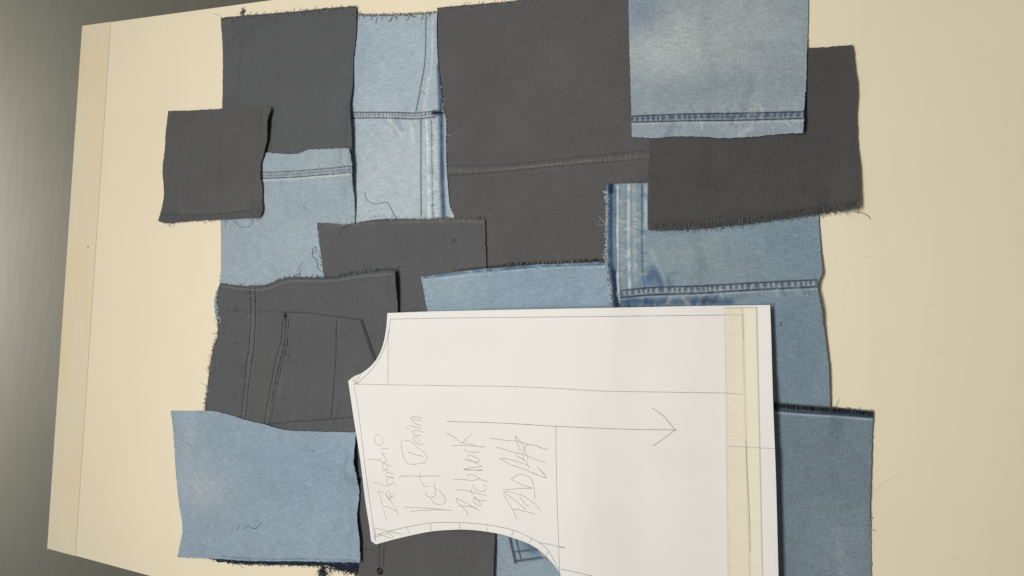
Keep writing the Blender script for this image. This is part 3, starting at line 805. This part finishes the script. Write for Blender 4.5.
# dark piece peeping out under the lower left scrap
sQ = make_sheet('dark_indigo_scrap', [(206, 545), (208, 557.5), (222, 562), (245, 564), (270, 564.5), (300, 565), (325, 566), (342, 570), (358, 574), (359, 540), (300, 538)],
    0.0020, DENIM, BL(30, 38, 54), 'ragged dark indigo edge peeping out below the lower left blue scrap', 'denim scrap', GR, seed=131, jag=.0008)
sQ.root['label'] = 'ragged dark indigo edge peeping out below the plain light blue scrap'
fray(sQ, [(210, 558), (245, 564), (300, 565.5), (325, 567), (342, 571), (358, 575)], 'navy', 170, (1, 3.5), out=-1, r=.0003)
fray(sQ, [(210, 558), (245, 564), (300, 565.5), (325, 567), (342, 571), (358, 575)], 'beige', 30, (1, 3.5), out=-1, r=.0003)
fray(sQ, [(320, 566), (342, 571), (358, 575)], 'black', 60, (2, 6), out=-1, r=.0003)
# lower left blue
sF = make_sheet('blue_denim_scrap', [(170, 411), (190, 411), (212, 411), (228, 414.5), (245, 420), (263, 424), (285, 430), (320, 431.5), (356, 432.5), (354, 448), (352.5, 465), (355, 478), (358.5, 492), (357, 515), (359, 540), (360, 562), (335, 562), (300, 561.5), (250, 561), (220, 559), (178, 557), (180, 545), (182.5, 528), (179, 505), (176, 480), (174.5, 455), (173, 430)],
    0.0095, DENIM, BL(140, 162, 180), 'plain light blue scrap in the lower left corner, overlapping the jeans pocket piece', 'denim scrap', GR,
    lifts=[(354, 466, (10, 22), 0.0100), (359, 535, (9, 34), 0.0060), (250, 563, (60, 6), .0012), (262, 424, (30, 8), .001)],
    feats=[L([(222, 556), (260, 559), (300, 559), (356, 560)], BL(74, 104, 140), .0014, .6, 'patchy', .0002)],
    blobs=[(200, 490, 34, 24, BL(166, 180, 190), .8), (185, 440, 20, 40, BL(158, 176, 190), .6), (300, 470, 70, 50, BL(132, 156, 176), .5)], seed=141, wave=(.0022, .07))
fray(sF, [(180, 557), (220, 559.5), (250, 561.5), (300, 562)], 'slate', 50, (1, 3), out=-1)
fray(sF, [(172, 425), (176, 480), (182, 528), (180, 550)], 'slate', 24, (.8, 2), out=1)
fray(sF, [(320, 562), (345, 562), (360, 562)], 'blue', 40, (1, 4), out=-1, r=.0003)

# lower right blue with serged top
sM = make_sheet('blue_denim_scrap', [(750, 402), (776, 403), (800, 405), (840, 408), (873, 411), (872, 440), (870.5, 480), (870, 510), (871, 545), (871, 615), (752, 615), (750, 500)],
    0.0095, DENIM, BL(114, 134, 148), 'slate blue scrap in the lower right corner with a black serged top edge', 'denim scrap', GR,
    lifts=[(873, 470, (10, 60), .0020), (874, 412, (10, 10), .0015)],
    feats=[L([(752, 404), (776, 405.5), (800, 407.5), (840, 411), (873, 414)], BL(30, 32, 40), .0042, .9),
           L([(752, 409), (776, 410.5), (800, 412.5), (840, 415), (872, 417.5)], BL(40, 58, 84), .0022, .9, 'line', -.0002),
           L([(752, 411), (776, 412.5), (800, 414.5), (840, 417), (872, 419.5)], BL(160, 180, 196), .0013, .85, 'line', .0006),
           L([(842, 560), (840, 530), (846, 600)], BL(140, 158, 170), .005, .4, 'soft', .0006)],
    blobs=[(850, 560, 40, 40, BL(132, 150, 160), .5)], seed=151, wave=(.0018, .07))
overlock(sM, [(752, 402.5), (776, 403.5), (800, 405.5), (840, 408.5), (873, 411.5)], ['black', 'dark', 'black', 'black', 'grey'], 5.0, 1.0, .00034, 1)
fray(sM, [(873, 411), (840, 408), (800, 405), (776, 403)], 'black', 60, (1, 2.5), out=1)
fray(sM, [(870, 480), (870, 510), (871, 545)], 'slate', 12, (1, 3), out=1)

# small charcoal square, far left
sD = make_sheet('charcoal_scrap', [(168, 111), (200, 110), (235, 108), (270, 107), (267, 120), (266.5, 140), (264, 152), (260.5, 165), (260, 178), (261.5, 192), (260, 205), (258, 217), (225, 219), (195, 220.5), (165, 223), (158, 221), (160.5, 212), (164, 195), (163, 170), (164.5, 150), (166, 128)],
    0.0080, CHAR, BL(86, 85, 83), 'small charcoal square at the far left, sticking out over the bare table', 'denim scrap', GR,
    lifts=[(269, 122, (9, 30), 0.0100), (259, 210, (8, 12), 0.0100), (261, 178, (7, 16), .005), (158, 219, (14, 12), .003)],
    feats=[L([(162, 214), (195, 215), (225, 213.5), (259, 209)], BL(66, 66, 66), .0014, .7, 'line', -.0007),
           L([(162, 218), (195, 218.5), (225, 217), (258, 213)], BL(76, 78, 82), .0030, .7, 'patchy', .0006),
           L([(183, 214), (178, 200), (181, 190)], BL(96, 95, 92), .004, .4, 'soft', .0006)],
    seed=161, wave=(.0018, .06))
fray(sD, [(258, 217.5), (225, 219.5), (195, 221), (165, 223)], 'dark', 90, (1, 3.2), out=-1)
fray(sD, [(200, 221), (180, 222), (166, 224)], 'grey', 8, (4, 9), out=-1, curl=.2)
fray(sD, [(256, 214), (225, 217), (195, 218.5), (165, 220)], 'grey', 40, (1, 3), out=1, r=.0002)

# ------------------------------------------------------------------ the paper pattern
def sm(t): t = max(0.0, min(1.0, t)); return t * t * (3 - 2 * t)
def prof(px, py):
    v = 0.0150 * (sm((px - 400) / 175)) * (1 - sm((px - 572) / 75) * 0.72 - 0.10 * sm((px - 660) / 60))
    v += 0.0110 * sm((px - 735) / 45)
    v *= 0.75 + 0.25 * sm((py - 310) / 120)
    return v
arm = [(375.7, 544.5), (388, 541), (407, 536.3), (431, 531.5), (453.7, 529.8), (470, 529.9), (486.5, 531.6), (500, 534), (512, 537.5), (526, 542.5), (538, 549), (549.8, 559.8), (558, 570.3), (563, 582)]
sP = make_sheet('paper_pattern', [(387.5, 313), (430, 311.5), (520, 309.5), (600, 308), (700, 306), (770, 305), (771, 330), (773, 400), (776, 480), (778.5, 576), (779.5, 615), (570, 615)] + arm[::-1] + [(371, 541), (369, 525), (365, 500), (360, 460), (354, 420), (348.5, 381), (354, 376.5), (362, 373), (371, 366), (378, 357), (383, 345), (386, 330)],
    0.0110, PAPER, (1, 1, 1), 'white paper sewing pattern piece with pencilled lines, handwriting and tape, lying over the denim', 'paper pattern',
    thick=0.0003, drape=9, wave=(.0012, .12), seed=171, grid=0.0045, jag=0.0, profile=prof, gap=.0006)

def pencil(name, lines, mat, r=.00030, label=None, widths=None):
    V, Fa = [], []
    for ln in lines:
        pts = [surf_pt(px, py, sP.top, sP.z0, 0.00006) for px, py in curve_px(ln, False, 1.6, 100)]
        # flat ribbon of graphite
        n = len(pts); base = len(V)
        for i, p in enumerate(pts):
            a = Vector(pts[max(0, i - 1)]); b = Vector(pts[min(n - 1, i + 1)]); t = (b - a)
            u = Vector((-t.y, t.x, 0)); u = u.normalized() if u.length > 0 else Vector((1, 0, 0))
            w = r * rng.uniform(.75, 1.15)
            for (sx_, h) in ((-1, 0), (1, 0), (0.6, 0.00008), (-0.6, 0.00008)):
                V.append((p[0] + u.x * w * sx_, p[1] + u.y * w * sx_, p[2] + h))
        for i in range(n - 1):
            k = base + 4 * i
            for q in range(4): Fa.append([k + q, k + (q + 1) % 4, k + 4 + (q + 1) % 4, k + 4 + q])
        Fa.append([base, base + 1, base + 2, base + 3][::-1]); k = base + 4 * (n - 1); Fa.append([k, k + 1, k + 2, k + 3])
    return mesh_obj(name, local(sP, V), Fa, mat, sP.root)

def tape(name, xl, xr, mat, dz, label):
    ys = np.linspace(307.2, 614, 100); V, Fa = [], []; n = 6
    for y in ys:
        for k in range(n):
            t = k / (n - 1); px = xl(y) * (1 - t) + xr(y) * t
            x, yy, z = surf_pt(px, y - (px - 724) * 0.018 * max(0, 1 - (y - 307) / 40), sP.top, sP.z0)
            V.append((x, yy, z + dz))
    m_ = len(V)
    V += [(a, b_, c - 0.00009) for a, b_, c in V]
    for i in range(len(ys) - 1):
        for k in range(n - 1):
            a = i * n + k; Fa.append([a, a + n, a + n + 1, a + 1]); Fa.append([a + m_, a + 1 + m_, a + n + 1 + m_, a + n + m_])
        a = i * n; Fa.append([a, a + m_, a + n + m_, a + n]); a += n - 1; Fa.append([a, a + n, a + n + m_, a + m_])
    for a in range(n - 1): Fa.append([a, a + 1, a + 1 + m_, a + m_])
    o = mesh_obj(name, local(sP, V), Fa, mat, sP.root, [True] * len(Fa)); o['label'] = label
    return o
t1 = lambda y: 724.3 + (y - 307) * 0.012
t2 = lambda y: 742.8 + (y - 307) * 0.028 if y < 620 else 750
t3 = lambda y: 757.3 + (y - 307) * 0.022
tape('masking_tape', t1, lambda y: t2(y) + 1.5, TAPE1, 0.00010, 'beige strip of masking tape, the left one')
tape('masking_tape', t2, t3, TAPE2, 0.00020, 'pale yellow strip of masking tape, the right one')

seam_pts = [(375, 535.5), (382, 533), (407, 527), (431, 523), (460, 522.5), (488, 525), (513, 530), (531, 538), (545, 547), (554, 560), (559.5, 572), (561, 584)]
def pencils(name, lines, mat, r):
    for ln in lines: pencil(name, [ln], mat, r)
pencils('pencil_outline', [
    [(390.5, 319.2), (430, 318.3), (470, 317.8), (600, 316.5), (680, 315.5), (724, 315)],
    [(390.5, 319.2), (389, 332), (385, 346), (379, 359), (370, 371.5), (362, 379), (357, 384.2)],
    [(354, 386), (357, 402), (362, 440), (366, 475), (371, 510), (375, 540)],
    seam_pts, [(560.6, 569), (590, 575.5), (640, 588)]], PENCIL, .00034)
pencils('pencil_line', [
    [(353, 384), (380, 384.6), (430, 385.5), (500, 386.3), (550, 388), (600, 391), (660, 392), (724, 393)],
    [(388.3, 330), (388, 384)],
    [(556, 425.5), (556.5, 480), (558.5, 540), (559.5, 571)],
    [(540, 542.5), (552, 545), (565, 547.5)], [(375, 528), (388, 531), (402, 534.5)], [(375, 528), (375.4, 541)], [(375, 537), (390, 533)],
    [(378, 534), (392, 538.5)], [(559, 547.3), (565, 548)]], PENCIL2, .00032)
pencils('notch_mark', [
    [(407, 527), (409.5, 534)], [(430.3, 523), (431, 531)], [(460, 522.5), (459.5, 529.3)], [(488, 525), (487.5, 531)], [(513.5, 530), (511.5, 536.5)], [(532, 538), (529.5, 543)],
    [(549, 551.5), (545.5, 556)], [(388, 531.5), (394, 538)], [(354.5, 376.5), (355.5, 384)], [(358, 374.5), (356, 384)], [(361, 373.5), (357, 384)], [(352, 379), (356.5, 384.5)]], PENCIL, .00028)
pencil('grain_arrow', [[(447, 421.5), (500, 423), (560, 426.5), (620, 429), (677, 430)], [(652, 408), (661, 414), (668, 421), (675, 430)], [(675, 430), (664, 438.5), (653, 446)]], PENCIL, .00036)
def onetape(lines, name, mat, r, dz):
    for ln in lines:
        V, Fa = [], []
        pts = [surf_pt(px, py, sP.top, sP.z0, dz) for px, py in curve_px(ln, False, 2, 100)]
        tube(V, Fa, pts, r, 4)
        mesh_obj(name, local(sP, V), Fa, mat, sP.root)
onetape([[(724, 315), (742.5, 314.6)], [(742.7, 315), (743.2, 340)], [(724, 393), (744, 394.3)], [(728, 446), (745, 447)], [(745.3, 447.3), (775, 448.6)]], 'pencil_line', PENCIL, .00022, .00026)
onetape([[(745.8, 440), (747, 470), (748.8, 500), (750, 530), (750.2, 552)]], 'tape_edge_shade', THREAD['slate'], .00028, .00024)  # dark line drawn as the shade where the tape edge lifts

def S_(o, s, *strokes): return [[(o[0] + x / s, o[1] + y / s) for x, y in st] for st in strokes]
word1 = S_((368, 430), 5.75,
    [(58, 350), (72, 390), (90, 455), (107, 522)], [(58, 350), (80, 356), (100, 368), (128, 405), (150, 440), (178, 495)], [(95, 438), (130, 450), (152, 463), (170, 466)],
    [(138, 372), (130, 398), (120, 402), (108, 378), (106, 354), (118, 350), (128, 368), (126, 388), (146, 384), (156, 364)],
    [(32, 300), (70, 312), (100, 322), (126, 322)],
    [(150, 278), (126, 274), (108, 290), (112, 310), (132, 312), (146, 296), (152, 312), (160, 320)],
    [(104, 268), (132, 270), (154, 280)], [(112, 268), (98, 256), (110, 244), (134, 250), (152, 258)],
    [(0, 170), (45, 170), (90, 188), (112, 203), (137, 205)], [(72, 158), (75, 185), (84, 208)],
    [(112, 186), (96, 182), (84, 200), (88, 222), (106, 226), (112, 206)], [(80, 232), (96, 236), (118, 232)],
    [(78, 104), (120, 105)], [(82, 106), (80, 128), (92, 150), (106, 176)], [(78, 140), (96, 138)],
    [(45, 30), (36, 50), (44, 76), (66, 88), (84, 74), (80, 44), (62, 24), (44, 32)])
word2 = S_((396, 465), 9.6,
    [(85, 405), (250, 412), (360, 418), (430, 428), (535, 436)], [(140, 445), (250, 437), (400, 430), (535, 436)],
    [(340, 322), (345, 345), (365, 365), (400, 378), (440, 380), (468, 355), (472, 320), (440, 270), (385, 225)],
    [(370, 170), (372, 215), (380, 260), (375, 295), (340, 312), (300, 300), (280, 265)],
    [(25, 125), (50, 108), (220, 108), (420, 105)], [(222, 80), (235, 130), (255, 180), (275, 205), (310, 205)]) + S_((396, 410), 9.6,
    [(50, 290), (52, 350), (65, 420), (85, 475), (110, 510), (160, 522), (220, 515), (275, 500), (300, 465)],
    [(80, 292), (120, 295), (165, 320), (220, 370), (270, 410), (300, 445), (298, 465)], [(118, 405), (180, 425), (268, 448)],
    [(190, 265), (168, 240), (175, 285), (205, 320), (240, 332), (264, 320)], [(198, 250), (215, 290), (230, 308)],
    [(155, 205), (190, 195), (265, 215)], [(150, 210), (195, 240), (242, 245)],
    [(95, 178), (130, 175)], [(128, 150), (200, 168), (242, 180)],
    [(135, 72), (165, 65), (250, 75)], [(138, 76), (150, 90), (180, 90), (250, 105)], [(145, 100), (165, 115), (200, 135), (242, 148)])
word3 = S_((440, 425), 10.47,
    [(65, 80), (150, 130), (230, 185), (285, 130), (345, 85)], [(120, 218), (200, 212), (300, 216), (470, 230)], [(235, 185), (320, 200), (380, 220)],
    [(255, 250), (270, 275), (330, 285), (415, 282)],
    [(285, 330), (320, 312), (360, 335), (400, 352), (418, 378), (380, 392), (330, 375), (290, 350)],
    [(255, 360), (350, 385), (440, 435)], [(440, 435), (350, 445), (255, 458)], [(255, 465), (350, 472), (445, 470)]) + S_((445, 470), 10.47,
    [(185, 0), (300, 2), (390, 5)],
    [(235, 72), (240, 50), (290, 50), (340, 75), (370, 100), (445, 120)], [(90, 98), (200, 100), (300, 108), (352, 90)],
    [(290, 145), (300, 180), (330, 210), (380, 225), (420, 215), (430, 180), (400, 150)],
    [(115, 205), (200, 212), (280, 230), (340, 245), (435, 268)], [(275, 200), (283, 245), (300, 262)],
    [(300, 280), (298, 320), (320, 350), (360, 375), (380, 360), (345, 320), (310, 275)], [(310, 275), (330, 310), (360, 318), (430, 320)],
    [(115, 295), (170, 320), (250, 360), (300, 392), (360, 430)], [(115, 295), (125, 330), (165, 375), (200, 400), (230, 440), (238, 475)], [(155, 375), (220, 380), (280, 385), (340, 405)])
word4 = S_((485, 425), 11.51,
    [(50, 152), (150, 162), (250, 178), (360, 184), (490, 220), (590, 240), (670, 272), (725, 278)],
    [(350, 125), (365, 190), (385, 240), (410, 300)], [(350, 125), (395, 180), (440, 240), (465, 300), (480, 350), (492, 400)],
    [(135, 255), (220, 280), (330, 315), (430, 335), (500, 360), (600, 400), (710, 435)],
    [(165, 385), (300, 455), (450, 510), (600, 570)],
    [(165, 385), (240, 385), (350, 415), (430, 440), (490, 465)], [(350, 345), (410, 380), (470, 420), (510, 495)], [(440, 310), (445, 380), (452, 410)],
    [(600, 480), (640, 520), (690, 570)], [(495, 215), (470, 245), (440, 300)]) + S_((490, 470), 9.6,
    [(360, 5), (450, 45), (545, 78)], [(490, 5), (545, 76)],
    [(205, 88), (240, 60), (290, 42), (350, 52), (400, 95), (420, 150), (430, 220), (428, 290)],
    [(205, 88), (280, 130), (340, 155), (405, 172)], [(120, 190), (200, 185), (300, 178), (410, 175)],
    [(130, 205), (200, 215), (290, 238), (350, 268), (400, 305), (450, 345), (487, 395)],
    [(130, 215), (200, 260), (280, 325), (345, 375)], [(290, 262), (320, 305), (350, 340), (375, 345)],
    [(130, 235), (180, 320), (225, 395), (258, 475)], [(212, 380), (260, 378), (330, 395), (430, 425)])
for w_, r_ in ((word1, .00030), (word2, .00031), (word3, .00031), (word4, .00031)):
    pencil('handwriting', w_, PENCIL2, r_)

# ------------------------------------------------------------------ loose threads
HFS = HF.copy()
PALE = THREAD['ash'] = plain('ash_thread', (0.24, 0.25, 0.25), var=.3)
fray(sA, [(350, 7), (330, 9), (300, 12), (270, 14.5), (245, 16.5), (225, 19)], 'ash', 46, (3, 8), out=-1, r=.0003, curl=1.6)
fray(sA, [(340, 9.5), (300, 13.5), (270, 16), (245, 18), (225, 21)], 'ash', 46, (2, 5), out=1, r=.00022, curl=1.8)
fray(sI, [(620, -4), (560, -1), (520, 3), (480, 6), (455, 8)], 'ash', 40, (3, 8), out=-1, r=.0003, curl=1.5)
fray(sI, [(560, 0), (520, 4), (480, 8), (455, 10)], 'ash', 40, (2, 5), out=1, r=.0002, curl=1.6)
fray(sE, [(395, 271), (378, 272), (360, 274), (330, 278), (290, 278), (276, 281)], 'slate', 90, (2, 7), out=-1, r=.0003, curl=1.4)
fray(sE, [(395, 271), (378, 272), (360, 274), (340, 277)], 'ash', 30, (3, 8), out=-1, r=.00026, curl=1.6)
fray(sE, [(205, 408), (207.5, 390), (210, 368), (213, 350), (217.5, 335), (218, 312)], 'white', 40, (4, 9), out=1, r=.00034, curl=.5, spread=.5)
fray(sE, [(205, 410), (207.5, 390), (210, 368), (213, 350), (217.5, 335), (218, 312)], 'ash', 46, (3, 7), out=1, r=.00034, curl=.8)
fray(sG, [(484, 219.5), (455, 219), (420, 220), (385, 221), (365, 223), (345, 225)], 'ash', 50, (1.5, 5), out=-1, r=.00026, curl=1.4)
fray(sL, [(858, 209), (830, 213), (800, 217), (760, 223), (720, 227), (690, 229.5), (652, 230)], 'ash', 110, (1.5, 5), out=1, r=.00024, curl=1.5)
fray(sL, [(858, 209), (830, 213), (800, 217), (760, 223), (720, 227), (690, 229.5), (652, 230)], 'ash', 60, (1.5, 4), out=-1, r=.00028, curl=1.3)
fray(sD, [(258, 218), (225, 219.5), (195, 221), (165, 223)], 'ash', 36, (2, 6), out=1, r=.00022, curl=1.4)
fray(sD, [(258, 218), (225, 219.5), (195, 221), (165, 223)], 'slate', 36, (2, 5), out=-1, r=.00026, curl=1.2)
fray(sQ, [(225, 563), (245, 564), (300, 565.5), (325, 567)], 'ash', 30, (2, 5), out=-1, r=.00028, curl=1.4)
fray(sJ, [(612, 304), (609, 275), (606, 262), (607, 235), (607, 190)], 'white', 60, (2, 6), out=1, r=.00034, curl=.9)
fray(sC, [(354, 15.5), (375, 16), (400, 15.5), (420, 14.5), (435, 13.5)], 'dark', 60, (1.5, 5), out=1, r=.0003, curl=1.0)
fray(sC, [(354, 17), (400, 17), (432, 15)], 'navy', 18, (3, 7), out=-1, r=.0003, curl=1.4)
fray(sC, [(352, 217), (400, 217), (440, 217)], 'ash', 24, (2, 5), out=1, r=.00022, curl=1.2)
fray(sB, [(265, 153), (299, 154), (308, 150.5), (348, 148.5)], 'slate', 20, (1, 3), out=1)
loose([(365, 192), (366, 198), (371, 203), (378, 204), (387, 202.5), (391, 208), (394, 214), (398, 220)], 'dark', 'dark crooked thread lying on the lower end of the tall pale strip', r=.0003)
loose([(787, 146), (789, 158), (795, 170), (801, 182), (804, 192), (803, 200)], 'grey', 'long pale grey thread curving down the right charcoal scrap', r=.00028)
loose([(713, 191), (719, 190), (723, 188.5), (727, 186)], 'grey', 'short pale wisp on the right charcoal scrap, left of the long thread', r=.00025)
loose([(872, 495), (879, 487), (890, 479), (903, 473)], 'beige', 'very faint pale thread on the bare table right of the slate blue scrap', r=.00006)
loose([(855, 212), (862, 213), (868, 216), (871, 219.5)], 'dark', 'short dark thread on the table below the right charcoal scrap\'s corner', r=.0003)
loose([(340, 236), (343, 229), (350, 225), (362, 222)], 'dark', 'dark thread curling off the top left of the centre charcoal scrap', r=.00028)
loose([(383, 228), (380, 224), (386, 223)], 'grey', 'tiny pale curl on the top edge of the centre charcoal scrap', r=.00022)
loose([(311, 254), (316, 251), (316, 247), (313, 249), (313, 256), (317, 261), (318, 268), (322, 272)], 'navy', 'curly dark blue thread left of the centre charcoal scrap, on pale blue denim', r=.0003)
loose([(297, 272), (300, 266), (303, 262)], 'slate', 'short slate thread standing above the jeans piece\'s top edge', r=.00025)
loose([(236, 221), (239, 226), (246, 227.5), (252, 224), (254, 220)], 'slate', 'looping slate thread under the small charcoal square\'s lower edge', r=.0003)
loose([(225.5, 221), (226.3, 229)], 'slate', 'tiny straight thread on pale blue denim below the small charcoal square', r=.0003)
loose([(215, 311), (219, 316), (221, 321), (217, 325), (214.5, 321), (217, 315)], 'white', 'small white loop of thread at the jeans piece\'s frayed left edge', r=.00035)
loose([(236.5, 529.5), (240.5, 525.5)], 'navy', 'tiny dark thread dash left of the zigzag thread on the lower left blue scrap', r=.00025)
loose([(243.6, 528.8), (248.4, 525.6), (251, 527), (255, 529), (259, 525.5), (263, 521.7)], 'navy', 'dark zigzag thread lying on the lower left blue scrap', r=.00028)
loose([(299, 523.5), (300.5, 525.5), (298.5, 524.8)], 'navy', 'dark speck of thread right of the zigzag on the lower left blue scrap', r=.0003)
loose([(188, 443.5), (190, 445.5), (191, 444.5)], 'navy', 'dark speck of thread near the top left of the lower left blue scrap', r=.0003)
loose([(311, 451), (313, 449.5), (314, 452)], 'navy', 'dark speck of thread near the upper right of the lower left blue scrap', r=.0003)
loose([(306.5, 202), (304, 205.5), (305, 209), (308, 208.5)], 'slate', 'small open curl of slate thread below the double stitched seam', r=.00022)
loose([(256, 252), (260, 252.5)], 'slate', 'tiny slate thread on pale blue denim above the jeans piece', r=.00025)
loose([(453, 237.5), (454.5, 240), (452, 242)], 'black', 'tiny black thread on the centre charcoal scrap near its right edge', r=.0003)
loose([(454.5, 240), (456.5, 242)], 'black', 'second tiny black thread on the centre charcoal scrap, touching its neighbour', r=.0003)
loose([(213.5, 13.5), (218, 15), (222, 17.5)], 'dark', 'thin dark thread at the upper left charcoal square\'s top left corner', r=.0002)
loose([(598, 215.5), (602, 219), (607, 223)], 'beige', 'pale thread beside the frayed edge of the thick vertical side seam', r=.0003)
loose([(237, 306), (235.5, 310), (236.5, 312)], 'grey', 'small pale tick of thread on the jeans piece near its left edge', r=.0003)
loose([(233, 342), (236, 344), (237.5, 341)], 'dark', 'small dark thread on the jeans piece below the pale tick', r=.0003)
loose([(357, 298), (357.5, 303)], 'grey', 'short grey thread on the jeans piece above the pocket', r=.00025)
loose([(781, 322), (780.5, 326)], 'navy', 'tiny dark thread on the slate area right of the paper pattern', r=.0003)
loose([(870.5, 517.5), (873, 518.5), (871.5, 516)], 'black', 'tiny black thread at the right edge of the slate blue scrap', r=.0003)
loose([(365, 30), (362, 22), (354 + 36, 21), (393, 18)], 'slate', 'x', r=.0002).name = 'loose_thread'
bpy.data.objects.remove([o for o in bpy.data.objects if o.get('label') == 'x'][0])
loose([(388, 22), (391, 20), (393, 17)], 'navy', 'short dark thread near the serged top of the tall pale strip', r=.0003)
loose([(836, 406), (838, 402), (839.5, 399)], 'dark', 'fine thread standing up from the black serged edge on the right', r=.00018).hide_render = False

def tuft(px, py, rad_px, n, cols_, label, seed):
    r0 = random.Random(seed); x, y, z = surf_pt(px, py, HFS, 0.0)
    root = bpy.data.objects.new('lint_tuft', None); col.objects.link(root); root.location = (x, y, z)
    setp(root, label, 'lint', 'loose threads and lint on the cloth and table')
    mm = D / F
    for c in cols_:
        V, Fa = [], []
        for _ in range(n // len(cols_)):
            p = Vector((r0.gauss(0, .35), r0.gauss(0, .45), abs(r0.gauss(0, .3)))) * rad_px * mm
            d = Vector((r0.gauss(0, 1), r0.gauss(0, 1), r0.gauss(0, .4))).normalized(); pts = []
            for j in range(8):
                pts.append((p.x, p.y, max(.0003, p.z))); p = p + d * rad_px * mm * .22
                d = (d + Vector((r0.gauss(0, .5), r0.gauss(0, .5), r0.gauss(0, .25))) - p * 60).normalized()
            tube(V, Fa, pts, .00026, 3)
        mesh_obj('fibres', V, Fa, THREAD[c], root)
tuft(243.5, 12, 3.6, 60, ['dark', 'black', 'white'], 'small dark and white ball of lint at the top left table edge', 3)
tuft(323, 573, 6.0, 120, ['dark', 'slate', 'black'], 'fluffy dark tuft of threads below the plain light blue scrap', 4)

# ------------------------------------------------------------------ light
w = bpy.data.worlds.new('World'); scene.world = w; w.use_nodes = True
bg = w.node_tree.nodes['Background']; bg.inputs[0].default_value = (1.0, 0.98, 0.95, 1); bg.inputs[1].default_value = 0.155
def area(name, loc, target, sx, sy, power, c, spin=0.0):
    l = bpy.data.lights.new(name, 'AREA'); l.shape = 'RECTANGLE'; l.size = sx; l.size_y = sy; l.energy = power; l.color = c
    o = bpy.data.objects.new(name, l); col.objects.link(o); o.location = loc
    d = Vector(target) - Vector(loc)
    zz = -d.normalized(); yy = Vector((0, 1, 0)); xx = yy.cross(zz).normalized(); yy = zz.cross(xx)
    o.matrix_world = Matrix((xx, yy, zz)).transposed().to_4x4(); o.location = loc
    return o
area('ceiling_tube_lamp', (-0.24, 0.0, 1.55), (-0.24, 0.0, 0), 0.36, 1.3, 21.8, (1.0, 0.98, 0.955))
area('added_floor_fill', (-3.05, 0.0, 0.12), (-3.05, 0.0, -1), 0.5, 0.9, 44, (1.0, 0.98, 0.92))  # added lamp without a known source, brightens the floor left of the table

scene.view_settings.view_transform = 'Standard'; scene.view_settings.look = 'None'
scene.view_settings.exposure = 0.0; scene.view_settings.gamma = 1.0
scene.render.engine = 'CYCLES'
